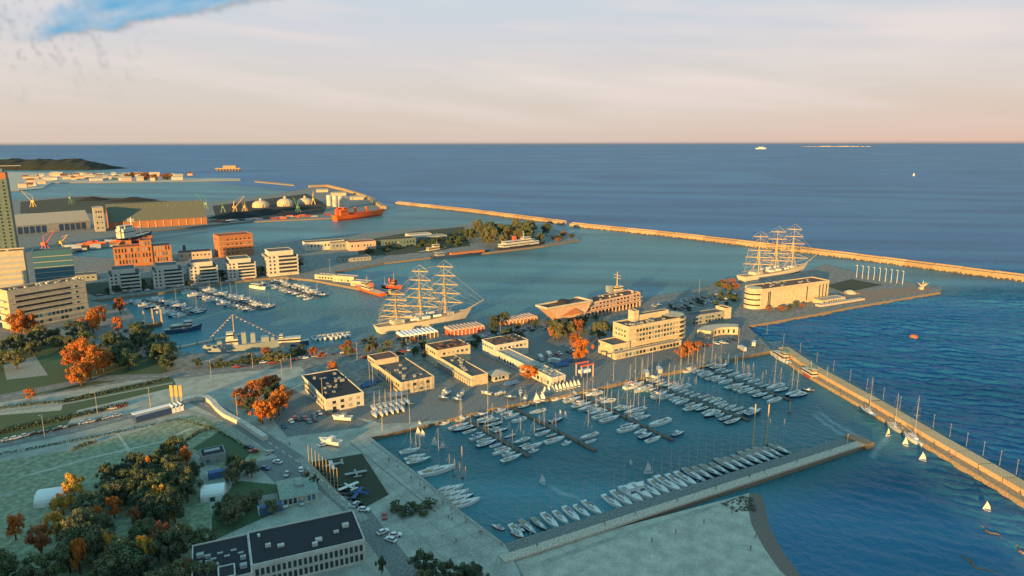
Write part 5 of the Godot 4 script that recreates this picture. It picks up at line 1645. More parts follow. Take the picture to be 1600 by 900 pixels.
func build_ground() -> void:
	sheet("hard_standing", [[-80, 640], [270, 584], [330, 585], [470, 572], [520, 642], [600, 662], [700, 656], [579, 683], [605, 704], [661, 747], [715, 795], [787, 849], [799, 868], [815, 905], [600, 1010], [-80, 1100]], 0.012, "hard", "broad pale paved ground between boulevard and marina", "pavement")
	sheet("lawn", [[-60, 730], [120, 700], [300, 648], [345, 655], [415, 705], [370, 745], [300, 705], [200, 735], [40, 760], [-60, 790]], 0.03, "dry_lawn", "pale worn grass field below the boulevard", "grass")
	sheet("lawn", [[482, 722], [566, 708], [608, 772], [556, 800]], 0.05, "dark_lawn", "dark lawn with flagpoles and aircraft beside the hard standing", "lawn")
	sheet("lawn", [[-60, 652], [95, 640], [100, 622], [270, 590], [276, 603], [120, 640], [100, 668], [-60, 700]], 0.03, "lawn", "narrow planted strip along the boulevard", "lawn")
	sheet("lawn", [[-60, 800], [140, 720], [300, 705], [330, 800], [310, 930], [-60, 930]], 0.035, "dry_lawn", "worn park grass under the grove trees", "lawn")
	sheet("lawn", [[330, 805], [368, 750], [470, 760], [430, 800], [330, 845]], 0.04, "lawn", "rough green lawn behind the café pavilion", "lawn")
	sheet("forecourt", [[415, 640], [448, 604], [575, 660], [560, 668], [448, 682]], 0.03, "asphalt", "dark asphalt forecourt in front of the club house", "asphalt")
	sheet("yard", [[520, 640], [900, 560], [1000, 570], [985, 590], [690, 655], [600, 660]], 0.03, "road", "asphalt boatyard between the club houses and the quay", "asphalt")
	sheet("yard", [[660, 560], [1080, 480], [1160, 500], [1195, 545], [1000, 580], [870, 560], [760, 590]], 0.025, "asphalt", "dark asphalt square before the modernist block", "asphalt")
	sheet("promenade", [[1300, 476], [1345, 474], [1462, 455], [1440, 449], [1330, 456]], 0.03, "plaza", "reddish paved promenade at the outer pier tip", "pavement")
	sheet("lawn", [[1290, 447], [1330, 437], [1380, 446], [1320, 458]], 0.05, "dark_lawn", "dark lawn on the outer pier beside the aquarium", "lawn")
	sheet("lawn", [[-40, 560], [70, 530], [250, 560], [265, 580], [60, 615], [-40, 620]], 0.03, "lawn", "shaded green around the orange park trees", "lawn")
	sheet("plaza", [[5, 570], [55, 555], [75, 585], [10, 592]], 0.06, "paving", "pale paved corner among the park trees", "pavement")
	road("avenue", "dark avenue running the length of the pier", [[-40, 628], [150, 590], [290, 586], [430, 566], [620, 545], [900, 497], [1160, 455]], 10, 0.05, "road")
	road("avenue", "second carriageway of the pier avenue", [[300, 575], [430, 553], [620, 528], [850, 497], [1120, 452]], 7, 0.05, "asphalt")
	road("boulevard", "seaside boulevard road with parked cars", [[-60, 706], [110, 672], [270, 632], [300, 624], [340, 640], [410, 684], [480, 730], [560, 800], [640, 905]], 8, 0.05, "road")
	dashes("white dashed centre line of the boulevard", [[-60, 706], [110, 672], [270, 632], [300, 624], [340, 640], [410, 684], [480, 730], [560, 800]], 0.075)
	dashes("white dashed centre line of the pier avenue", [[-40, 628], [150, 590], [290, 586], [430, 566], [620, 545], [900, 497], [1160, 455]], 0.075)
	var jb := MB.new()
	var j0 := G(579, 684, LAND + 0.03)
	var j1 := G(787, 850, LAND + 0.03)
	var jd := (j1 - j0).normalized()
	var jn := jd.cross(Vector3.UP)
	if jn.x > 0: jn = -jn
	for k in 14:       # slab joints across and along the hard standing
		var jq := strip(j0 + jd * (k * 7.6) + jn * 1.0, j0 + jd * (k * 7.6) + jn * 24.0, 0.16, 0.0)
		jb.quad(jq[0], jq[1], jq[2], jq[3])
	for k in 3:
		var jq2 := strip(j0 + jn * (6.0 + k * 7.0), j1 + jn * (6.0 + k * 7.0), 0.16, 0.004)
		jb.quad(jq2[0], jq2[1], jq2[2], jq2[3])
	solid("slab_joint", jb.mesh(), M["road"], "dark joint lines between the concrete slabs of the hard standing", "joint", "structure")
	sheet("grass_island", [[300, 700], [345, 672], [392, 706], [372, 728]], 0.055, "lawn", "rough grass island between boulevard and car park", "grass")
	sheet("parking", [[395, 722], [440, 712], [482, 742], [440, 764]], 0.045, "road", "worn asphalt car park beside the café pavilion", "asphalt")
	road("footpath", "trodden sandy track across the worn grass", [[40, 742], [150, 712], [250, 690], [300, 668]], 1.6, 0.06, "sand", "path")
	road("footpath", "trodden diagonal track from the boulevard to the grove", [[180, 672], [200, 700], [205, 730]], 1.3, 0.065, "sand", "path")
	road("footpath", "pale kerb along the flagpole lawn", [[480, 722], [566, 708], [608, 772]], 0.6, 0.08, "paving", "kerb")
	road("beach_track", "firm trodden track along the beach side of the mole", [[830, 885], [960, 840], [1120, 790]], 2.0, -0.47, "hard", "path")
	sheet("coal_yard", [[332, 321], [480, 302], [512, 320], [505, 334], [400, 343], [340, 347]], 0.04, "coal", "black coal yard on the port pier", "ground")
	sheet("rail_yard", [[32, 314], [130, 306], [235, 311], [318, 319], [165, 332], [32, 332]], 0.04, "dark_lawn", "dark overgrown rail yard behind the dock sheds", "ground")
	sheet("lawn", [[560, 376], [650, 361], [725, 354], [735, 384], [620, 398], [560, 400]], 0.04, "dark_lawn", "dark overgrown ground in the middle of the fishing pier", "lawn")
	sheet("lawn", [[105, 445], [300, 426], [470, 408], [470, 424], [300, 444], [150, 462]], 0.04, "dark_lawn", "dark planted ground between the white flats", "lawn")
	road("footpath", "pale footpath beside the boulevard lawn", [[-40, 722], [150, 676], [290, 640], [330, 652], [400, 700]], 2.4, 0.07, "paving", "path")
	road("footpath", "pale path along the flagpole lawn", [[470, 715], [520, 770], [570, 812]], 3.4, 0.07, "paving", "path")
	road("footpath", "pale path between the planted strips", [[-40, 648], [110, 628], [270, 597]], 2.4, 0.07, "paving", "path")
	road("quay_edge", "line of pale kerb stones along the hard standing", [[575, 686], [600, 705], [657, 748], [711, 796], [783, 851]], 1.2, 0.06, "paving", "kerb")
	road("rail_track", "thin dark joint line across the hard standing", [[545, 690], [625, 755], [680, 800]], 0.5, 0.06, "asphalt", "joint")

func dashes(label: String, pts: Array, lift: float) -> void:
	var b := MB.new()
	var p := pxs(pts, LAND + lift)
	for k in p.size() - 1:
		var L := p[k].distance_to(p[k + 1])
		var d := (p[k + 1] - p[k]).normalized()
		for i in int(L / 6.0):
			var q := strip(p[k] + d * (i * 6.0), p[k] + d * (i * 6.0 + 3.0), 0.22, 0.0)
			b.quad(q[0], q[1], q[2], q[3])
	solid("lane_marking", b.mesh(), M["white"], label, "road marking", "structure")

func crown_mesh(sd: int, n: int, leaf: float, tall: float) -> Mesh:
	var r := RandomNumberGenerator.new()
	r.seed = sd
	var b := MB.new()
	var clumps := []
	for k in 36:
		var y := r.randf_range(0.0, 1.0)
		var an := r.randf() * TAU
		var rad := r.randf_range(0.1, 0.7) * sqrt(maxf(0.12, sin(PI * clampf(y * 0.85 + 0.1, 0, 1))))
		clumps.append([Vector3(cos(an) * rad, 0.26 + y * 0.64 * tall, sin(an) * rad), r.randf_range(0.08, 0.21), r.randf_range(0.6, 1.35), r.randf_range(0.75, 1.2), r.randf_range(0.75, 1.45)])
	for k in n:
		var c: Array = clumps[r.randi() % clumps.size()]
		var dir := Vector3(r.randfn(), r.randfn(), r.randfn()).normalized()
		var p: Vector3 = c[0] + dir * c[1] * pow(r.randf(), 0.4) * Vector3(1, 0.8, 1)
		var nn := (dir + Vector3(r.randfn(), r.randfn() + 0.5, r.randfn()) * 0.6).normalized()
		var s := nn.cross(Vector3(r.randfn(), r.randfn(), r.randfn())).normalized()
		var t := nn.cross(s)
		var z := leaf * r.randf_range(0.6, 1.3)
		var v: float = c[2] * r.randf_range(0.6, 1.4)
		b.col = Color(v * c[3] * r.randf_range(0.9, 1.12), v * c[4], v * r.randf_range(0.8, 1.1))
		b.tri(p - s * z, p + t * z * 0.7, p + s * z)
		b.tri(p - s * z, p + s * z, p - t * z * 0.7)
	return b.mesh()

func trunk_mesh(sd: int) -> Mesh:
	var r := RandomNumberGenerator.new()
	r.seed = sd
	var b := MB.new()
	b.tube(Vector3.ZERO, Vector3(0.01, 0.42, 0), 0.03, 0.02, 6)
	for k in 6:
		var an := TAU * k / 6.0 + r.randf()
		var e := Vector3(cos(an) * 0.3, r.randf_range(0.55, 0.82), sin(an) * 0.3)
		b.tube(Vector3(0.01, 0.3 + 0.02 * k, 0), e, 0.015, 0.006, 4)
	return b.mesh()

var crowns := []
var trunks := []

# crown centre at photograph point (px, py) for a tree h metres tall standing on the land
func tree_at(px: float, py: float, h: float, leaf: String, label: String, grp: String, wide := 1.0) -> void:
	var p := G(px, py, LAND + h * 0.62)
	tree(Vector3(p.x, LAND, p.z), h, leaf, label, grp, wide)

func tree(at: Vector3, h: float, leaf: String, label: String, grp: String, wide := 1.0) -> void:
	var t := thing("tree", label, "tree", at, rng.randf() * TAU, grp)
	var k := rng.randi() % crowns.size()
	var tr := part(t, "trunk", trunks[k % trunks.size()], M["bark"])
	var cr := part(t, "crown", crowns[k], M[leaf])
	var sc := Vector3(h * wide * 0.72, h, h * wide * 0.72)
	tr.scale = Vector3(h, h, h)
	cr.scale = sc

var shrub_spots := {}

func scatter(poly: Array, n: int, h0: float, h1: float, leaves: Array, label: String, grp: String, wide := 1.0, mind := 4.0, mass := false) -> void:
	var p2 := PackedVector2Array()
	for p in pxs(poly):
		p2.append(Vector2(p.x, p.z))
	var lo := p2[0]
	var hi := p2[0]
	for q in p2:
		lo = lo.min(q); hi = hi.max(q)
	var done := []
	var tries := 0
	while done.size() < n and tries < n * 60:
		tries += 1
		var q := Vector2(rng.randf_range(lo.x, hi.x), rng.randf_range(lo.y, hi.y))
		if not Geometry2D.is_point_in_polygon(q, p2): continue
		var ok := true
		for o in done:
			if q.distance_to(o) < mind: ok = false
		if not ok: continue
		done.append(q)
		var lf: String = leaves[rng.randi() % leaves.size()]
		var cn: String = {"leaf_dark": "dark green", "leaf_green": "green", "leaf_olive": "olive", "leaf_orange": "orange", "leaf_rust": "rust-brown", "leaf_yellow": "yellow"}[lf]
		var hq := rng.randf()
		if mass:      # too far and small to tell apart: gathered into one planting
			var h := lerpf(h0, h1, hq)
			if not shrub_spots.has(lf): shrub_spots[lf] = []
			shrub_spots[lf].append(Transform3D(Basis(Vector3.UP, rng.randf() * TAU).scaled(Vector3(h * wide * 0.75, h, h * wide * 0.75)), Vector3(q.x, LAND - h * 0.2, q.y)))
			continue
		cn = (["small ", "", "tall "][int(hq * 2.99)]) + cn
		tree(Vector3(q.x, LAND, q.y), lerpf(h0, h1, hq), lf, cn + " " + label, cn + " " + grp, wide * rng.randf_range(0.85, 1.2))

func hedge(label: String, pts: Array, w: float, h: float, leaf := "leaf_dark") -> void:
	var b := MB.new()
	var p := pxs(pts)
	for k in p.size() - 1:
		var L := p[k].distance_to(p[k + 1])
		var d := (p[k + 1] - p[k]).normalized()
		var s := d.cross(Vector3.UP)
		for i in int(L * w * h * 7.0):
			var q := p[k] + d * rng.randf() * L + s * rng.randf_range(-0.5, 0.5) * w + Vector3(0, pow(rng.randf(), 0.6) * h * rng.randf_range(0.8, 1.1), 0)
			var v := Vector3(rng.randfn(), rng.randfn(), rng.randfn()).normalized() * rng.randf_range(0.25, 0.5)
			var u := v.cross(Vector3(rng.randfn(), rng.randfn(), rng.randfn()).normalized())
			b.col = Color.WHITE * rng.randf_range(0.6, 1.5)
			b.tri(q - v, q + u, q + v); b.tri(q - v, q + v, q - u)
	solid("hedge", b.mesh(), M[leaf], label, "hedge")

func build_trees() -> void:
	for k in 6:
		crowns.append(crown_mesh(100 + k, 5200, 0.031, [1.0, 1.05, 0.95, 1.1, 1.0, 0.9][k]))
		trunks.append(trunk_mesh(200 + k))
	# park in the lower corner
	scatter([[-60, 900], [90, 885], [140, 835], [300, 815], [330, 870], [330, 1010], [-60, 1080]], 44, 8, 13.5, ["leaf_dark", "leaf_green", "leaf_olive", "leaf_olive", "leaf_green"], "park tree in the dense grove beside the long office", "grove trees", 1.1, 4.6)
	scatter([[195, 735], [300, 712], [310, 775], [200, 790], [120, 800]], 18, 7, 10.5, ["leaf_dark", "leaf_dark", "leaf_olive"], "tree at the edge of the grove by the worn grass", "grove edge trees", 1.0, 4.0)
	scatter([[110, 812], [200, 765], [305, 745], [315, 815], [150, 832]], 16, 7.5, 11, ["leaf_dark", "leaf_dark", "leaf_green"], "tree in the middle of the grove", "mid grove trees", 1.1, 4.0)
	for q in [[108, 768, 10, "leaf_yellow", 0.9], [96, 782, 8.5, "leaf_yellow", 0.9], [112, 752, 9, "leaf_yellow", 0.8], [203, 757, 9, "leaf_yellow", 0.9], [176, 788, 8.5, "leaf_orange", 0.75], [131, 808, 9, "leaf_yellow", 0.8], [146, 803, 8, "leaf_orange", 0.6], [210, 804, 8, "leaf_rust", 0.7], [290, 708, 9, "leaf_orange", 0.7], [262, 700, 9, "leaf_yellow", 0.6], [286, 748, 8, "leaf_orange", 0.5], [293, 890, 9, "leaf_rust", 0.7], [60, 838, 11, "leaf_rust", 0.7], [250, 770, 10, "leaf_yellow", 0.6], [165, 845, 11, "leaf_yellow", 0.5], [232, 725, 9.5, "leaf_orange", 0.6], [20, 815, 10, "leaf_orange", 0.6], [85, 815, 10.5, "leaf_yellow", 0.6], [255, 835, 12, "leaf_rust", 0.6], [225, 860, 12.5, "leaf_yellow", 0.5], [120, 860, 12.5, "leaf_orange", 0.5], [270, 790, 10.5, "leaf_yellow", 0.6]]:
		tree_at(q[0], q[1], q[2], q[3], {"leaf_yellow": "golden yellow autumn tree standing out of the dark grove", "leaf_orange": "orange autumn tree standing out of the dark grove", "leaf_rust": "dull rust autumn tree standing out of the dark grove"}[q[3]], "autumn trees of the grove " + q[3].substr(5), q[4])
	scatter([[335, 800], [380, 760], [440, 775], [430, 810], [350, 835]], 7, 4, 7, ["leaf_dark", "leaf_olive"], "shrubby tree on the rough lawn behind the café pavilion", "lawn trees", 1.3, 3.5)
	scatter([[345, 735], [400, 715], [410, 740], [360, 770]], 4, 6, 9, ["leaf_olive", "leaf_dark"], "thin tree beside the small marquee", "marquee trees", 1.0, 3.5)
	for q in [[478, 745, 6], [490, 752, 7]]:
		tree_at(q[0], q[1], q[2], "leaf_dark", "dark conifer at the end of the flagpole lawn", "conifers at the flagpoles", 0.6)
	scatter([[640, 905], [700, 885], [760, 905], [740, 960], [640, 960]], 9, 7, 10, ["leaf_dark", "leaf_dark", "leaf_olive"], "tree in the clump above the beach path", "beach path trees", 1.1, 3.5)
	tree_at(595, 878, 6, "leaf_dark", "single narrow dark tree at the corner of the long office", "", 0.6)
	scatter([[612, 790], [670, 788], [690, 812], [625, 812]], 9, 1.6, 3, ["leaf_dark", "leaf_green"], "low shrub planted on the hard standing", "shrubs on the hard standing", 2.0, 2.5)
	# by the office block
	for q in [[126, 545, 18, 1.0], [148, 556, 16, 1.0], [116, 562, 16, 1.0], [138, 568, 15, 1.0], [124, 580, 13, 1.0], [160, 560, 12, 1.0]]:
		tree_at(q[0], q[1], q[2], "leaf_orange", "tall blazing orange tree in the cluster by the park lawn", "blazing orange cluster", q[3])
	for q in [[143, 496, 17, "leaf_orange", 1.0], [152, 490, 15, "leaf_orange", 0.9], [186, 472, 14, "leaf_rust", 0.7], [183, 503, 12, "leaf_orange", 0.6], [30, 500, 18, "leaf_orange", 1.0], [42, 503, 15, "leaf_rust", 1.0], [46, 612, 6, "leaf_orange", 1.0]]:
		tree_at(q[0], q[1], q[2], q[3], ("orange" if q[3] == "leaf_orange" else "rust-coloured") + " street tree beside the cream office block", "office street trees " + q[3].substr(5), q[4])
	scatter([[-20, 545], [60, 528], [170, 530], [190, 548], [100, 560], [-20, 590]], 16, 9, 14, ["leaf_dark", "leaf_green", "leaf_olive", "leaf_green"], "tree in the shade below the office block", "shaded office trees", 1.1, 7)
	scatter([[165, 540], [230, 528], [268, 560], [265, 580], [190, 580]], 16, 9, 14, ["leaf_dark", "leaf_dark", "leaf_green"], "tree in the grove at the basin corner", "basin corner trees", 1.2, 6)
	# by the club house
	for q in [[408, 638, 12, "leaf_orange", 1.0], [421, 634, 12, "leaf_orange", 1.0], [434, 624, 13, "leaf_orange", 1.0], [441, 618, 12, "leaf_orange", 0.9], [400, 604, 11, "leaf_orange", 0.9], [373, 617, 10, "leaf_rust", 0.8], [392, 610, 10, "leaf_rust", 1.0], [425, 594, 9, "leaf_rust", 1.2], [412, 596, 9, "leaf_rust", 1.1], [385, 628, 8, "leaf_dark", 1.0], [430, 605, 9, "leaf_dark", 1.0], [418, 613, 9, "leaf_dark", 1.0]]:
		tree_at(q[0], q[1], q[2], q[3], {"leaf_orange": "vivid orange tree by the dark-roofed club house", "leaf_rust": "rust-brown tree behind the vivid orange ones at the club house", "leaf_dark": "dark tree among the orange ones at the club house"}[q[3]], "club house trees " + q[3].substr(5), q[4])
	tree_at(520, 571, 8, "leaf_orange", "small orange tree on the avenue behind the club houses", "", 0.9)
	tree_at(826, 579, 9, "leaf_orange", "orange tree in front of the sailing school terrace", "", 1.2)
	for q in [[908, 538, 14, "leaf_orange", 1.0], [900, 530, 12, "leaf_rust", 0.9], [905, 549, 10, "leaf_orange", 1.0], [872, 514, 13, "leaf_olive", 1.0], [865, 517, 10, "leaf_orange", 0.9], [886, 510, 12, "leaf_olive", 1.0], [936, 514, 13, "leaf_olive", 1.1], [900, 507, 12, "leaf_rust", 0.8], [1075, 542, 10, "leaf_orange", 1.0], [1066, 548, 9, "leaf_rust", 1.0], [1090, 540, 8, "leaf_rust", 0.9]]:
		tree_at(q[0], q[1], q[2], q[3], {"leaf_orange": "orange autumn tree beside the modernist block", "leaf_rust": "rust autumn tree beside the modernist block", "leaf_olive": "olive tree between terminal and modernist block"}[q[3]], "square trees " + q[3].substr(5), q[4])
	scatter([[300, 572], [430, 556], [600, 532], [700, 526], [700, 534], [560, 556], [320, 580]], 24, 4, 7, ["leaf_dark", "leaf_dark", "leaf_rust", "leaf_olive"], "small tree in the long row between avenue and basin", "avenue row trees", 1.2, 4)
	scatter([[560, 565], [860, 505], [930, 500], [960, 520], [760, 548], [600, 575]], 36, 3.5, 7, ["leaf_dark", "leaf_dark", "leaf_green"], "small tree planted on the wide pier avenue", "pier avenue trees", 1.2, 5)
	scatter([[960, 500], [1080, 470], [1150, 455], [1150, 480], [1040, 490]], 16, 3, 6, ["leaf_dark"], "small tree on the outer pier square", "outer square trees", 1.2, 5, true)
	scatter([[760, 510], [790, 500], [800, 512], [770, 520]], 5, 7, 10, ["leaf_dark"], "tree between the two rows of tents", "tent trees", 1.0, 4)
	scatter([[1110, 452], [1120, 440], [1160, 443], [1150, 455]], 10, 4, 7, ["leaf_rust", "leaf_dark", "leaf_olive"], "shrub on the pier corner astern of the outer tall ship", "pier corner shrubs", 1.4, 4, true)
	scatter([[1195, 488], [1230, 482], [1260, 478], [1250, 484], [1200, 492]], 7, 3, 5, ["leaf_dark", "leaf_rust"], "shrub in front of the aquarium", "aquarium shrubs", 1.2, 4)
	# fishing pier
	scatter([[728, 380], [745, 360], [800, 356], [855, 368], [850, 380], [780, 388]], 26, 14, 21, ["leaf_olive", "leaf_green", "leaf_dark", "leaf_olive"], "big tree in the wood on the fishing pier tip", "fishing pier wood", 1.1, 9)
	scatter([[570, 396], [640, 380], [740, 372], [740, 386], [620, 400]], 24, 5, 9, ["leaf_dark", "leaf_dark", "leaf_green"], "bushy tree along the middle of the fishing pier", "fishing pier bushes", 1.3, 6, true)
	scatter([[855, 376], [880, 366], [902, 373], [880, 379]], 8, 5, 8, ["leaf_dark", "leaf_rust"], "shrub at the very end of the fishing pier", "pier end shrubs", 1.4, 5, true)
	scatter([[165, 455], [300, 440], [470, 418], [470, 424], [300, 446], [170, 462]], 18, 5, 9, ["leaf_dark", "leaf_dark", "leaf_green"], "street tree between the white flats", "trees between the flats", 1.1, 7)
	scatter([[195, 275], [265, 277], [262, 281], [200, 279]], 14, 14, 24, ["leaf_dark", "leaf_rust"], "distant tree on the far pier", "far pier trees", 1.3, 14, true)
	scatter([[640, 376], [720, 364], [740, 366], [730, 374], [650, 384]], 12, 5, 8, ["leaf_dark", "leaf_green"], "tree behind the fishing pier sheds", "pier shed trees", 1.4, 6, true)
	for lf in shrub_spots:
		var mm := MultiMesh.new()
		mm.transform_format = MultiMesh.TRANSFORM_3D
		mm.mesh = crowns[1]
		mm.instance_count = shrub_spots[lf].size()
		for k in mm.instance_count:
			mm.set_instance_transform(k, shrub_spots[lf][k])
		var mi := MultiMeshInstance3D.new()
		mi.name = numbered("shrubbery")
		mi.multimesh = mm
		mi.material_override = M[lf]
		add_child(mi)
		meta(mi, {"leaf_dark": "dark green", "leaf_green": "green", "leaf_olive": "olive", "leaf_rust": "rust-brown"}[lf] + " shrubs and small trees scattered over the far piers", "shrubbery", "", "stuff")
	hedge("long dark clipped hedge beside the boulevard lawn", [[-40, 684], [110, 652], [200, 632]], 3.0, 1.8)
	hedge("dark hedge along the pale path towards the three pylons", [[95, 628], [180, 610], [265, 592]], 2.6, 1.5)
	hedge("low dark hedge below the avenue", [[-20, 640], [60, 630], [95, 628]], 1.6, 1.3)
	hedge("dark hedge along the basin-side avenue", [[325, 575], [440, 560], [480, 552]], 3.4, 2.6)
	hedge("thin hedge under the boulevard wall", [[-40, 716], [140, 684], [280, 655], [330, 668], [400, 708]], 1.0, 0.9)
	hedge("scrubby weeds beside the worn grass", [[288, 690], [310, 675], [335, 668]], 2.0, 1.1, "leaf_green")
	hedge("scrubby bushes in the worn grass field", [[112, 702], [135, 694], [150, 690]], 2.2, 1.2, "leaf_olive")

func car_proto() -> void:
	var b := MB.new()
	var side := [Vector2(-2.1, 0.35), Vector2(2.1, 0.35), Vector2(2.15, 0.7), Vector2(1.9, 0.88), Vector2(0.9, 0.95), Vector2(-2.0, 0.98), Vector2(-2.15, 0.75)]
	for k in side.size():
		var p: Vector2 = side[k]
		var q: Vector2 = side[(k + 1) % side.size()]
		b.quad(Vector3(-0.85, p.y, -p.x), Vector3(0.85, p.y, -p.x), Vector3(0.85, q.y, -q.x), Vector3(-0.85, q.y, -q.x))
	for s in [-0.85, 0.85]:
		for k in range(1, side.size() - 1):
			b.tri(Vector3(s, side[0].y, -side[0].x), Vector3(s, side[k].y, -side[k].x), Vector3(s, side[k + 1].y, -side[k + 1].x))
	meshes["car_body"] = b.mesh()
	meshes["car_glass"] = car_top(0.0)
	var r := MB.new()
	r.bx(-0.62, 0.62, 1.42, 1.47, -0.35, 1.25)
	meshes["car_roof"] = r.mesh()
	var w := MB.new()
	w.tube(Vector3(-0.1, 0.32, 0), Vector3(0.1, 0.32, 0), 0.32, 0.32, 10)
	meshes["car_wheel"] = w.mesh()

func car_top(_y: float) -> Mesh:
	var b := MB.new()
	var lo := [Vector3(-0.78, 0.9, -1.0), Vector3(0.78, 0.9, -1.0), Vector3(0.78, 0.95, 1.8), Vector3(-0.78, 0.95, 1.8)]
	var hi := [Vector3(-0.62, 1.42, -0.35), Vector3(0.62, 1.42, -0.35), Vector3(0.62, 1.42, 1.25), Vector3(-0.62, 1.42, 1.25)]
	for k in 4:
		b.quad(lo[k], lo[(k + 1) % 4], hi[(k + 1) % 4], hi[k])
	b.quad(hi[0], hi[1], hi[2], hi[3])
	return b.mesh()

func car(at: Vector3, turn: float, where: String) -> void:
	var c: String = ["car_white", "car_silver", "car_black", "car_silver", "car_blue", "car_white", "car_red", "car_black"][rng.randi() % 8]
	var cn: String = {"car_white": "white", "car_silver": "silver", "car_black": "black", "car_blue": "blue", "car_red": "red"}[c]
	var t := thing("parked_car", cn + " car parked " + where, "car", at + Vector3(0, 0.08, 0), turn, cn + " cars " + where)
	part(t, "body", meshes["car_body"], M[c])
	part(t, "roof", meshes["car_roof"], M[c])
	part(t, "window", meshes["car_glass"], M["glass"])
	for q in [Vector3(-0.8, 0, -1.35), Vector3(0.8, 0, -1.35), Vector3(-0.8, 0, 1.35), Vector3(0.8, 0, 1.35)]:
		part(t, "wheel", meshes["car_wheel"], M["tyre"], q)

func cars_line(p: Array, n: int, turn: float, where: String, jit := 1.0) -> void:
	var a := G(p[0], p[1])
	var b := G(p[2], p[3])
	for k in n:
		car(a.lerp(b, (k + rng.randf_range(0.2, 0.8)) / n) + Vector3(rng.randf_range(-jit, jit), 0, rng.randf_range(-jit, jit)), turn + rng.randf_range(-0.05, 0.05), where)

func lamp(px: float, pb: float, pt: float, label: String, grp: String, mat := "spar", two := false) -> void:
	var g := G(px, pb)
	var h := HT(px, pb, pt)
	var t := thing("street_lamp", label, "lamp", g, rng.randf() * TAU, grp)
	var b := MB.new()
	b.tube(Vector3.ZERO, Vector3(0, h, 0), 0.13, 0.08, 6)
	part(t, "pole", b.mesh(), M[mat])
	for s in ([-1, 1] if two else [1]):
		var a := MB.new()
		a.tube(Vector3(0, h - 0.1, 0), Vector3(s * 1.3, h + 0.1, 0), 0.06, 0.05, 4)
		a.box(Vector3(s * 1.5, h + 0.08, 0), Vector3(0.7, 0.16, 0.3))
		part(t, "lamp_arm", a.mesh(), M[mat])

func person(at: Vector3, turn: float, label: String, top: String, legs: String) -> void:
	# one joined body: two striding legs, torso, arms and head
	var t := thing("person", label, "person", at, turn, "strollers" if label.contains("ing al") or label.contains("walking on") or label.contains("sitting out") else "")
	var b := MB.new()
	for s in [-1, 1]:
		b.tube(Vector3(s * 0.1, 0.86, 0), Vector3(s * 0.1, 0.46, s * 0.12), 0.085, 0.06, 7)
		b.tube(Vector3(s * 0.1, 0.47, s * 0.12), Vector3(s * 0.1, 0.03, s * 0.2), 0.06, 0.045, 7)
		b.box(Vector3(s * 0.1, 0.04, s * 0.2 - 0.06), Vector3(0.09, 0.08, 0.26))
	part(t, "trousers", b.mesh(), M[legs])
	var u := MB.new()
	u.lathe(Vector3(0, 0.82, 0), [[0.15, 0], [0.14, 0.2], [0.19, 0.46], [0.17, 0.58], [0.06, 0.64], [0.01, 0.65]], 10)
	for s in [-1, 1]:
		u.tube(Vector3(s * 0.2, 1.38, 0), Vector3(s * 0.25, 1.1, s * -0.06), 0.055, 0.045, 6)
		u.tube(Vector3(s * 0.25, 1.1, s * -0.06), Vector3(s * 0.23, 0.84, s * -0.14), 0.045, 0.035, 6)
	part(t, "jacket", u.mesh(), M[top])
	var h := MB.new()
	h.lathe(Vector3(0, 1.44, 0), [[0.05, 0], [0.06, 0.06], [0.09, 0.12], [0.1, 0.2], [0.07, 0.28], [0.01, 0.31]], 10)
	part(t, "head", h.mesh(), M["pink_wall"])

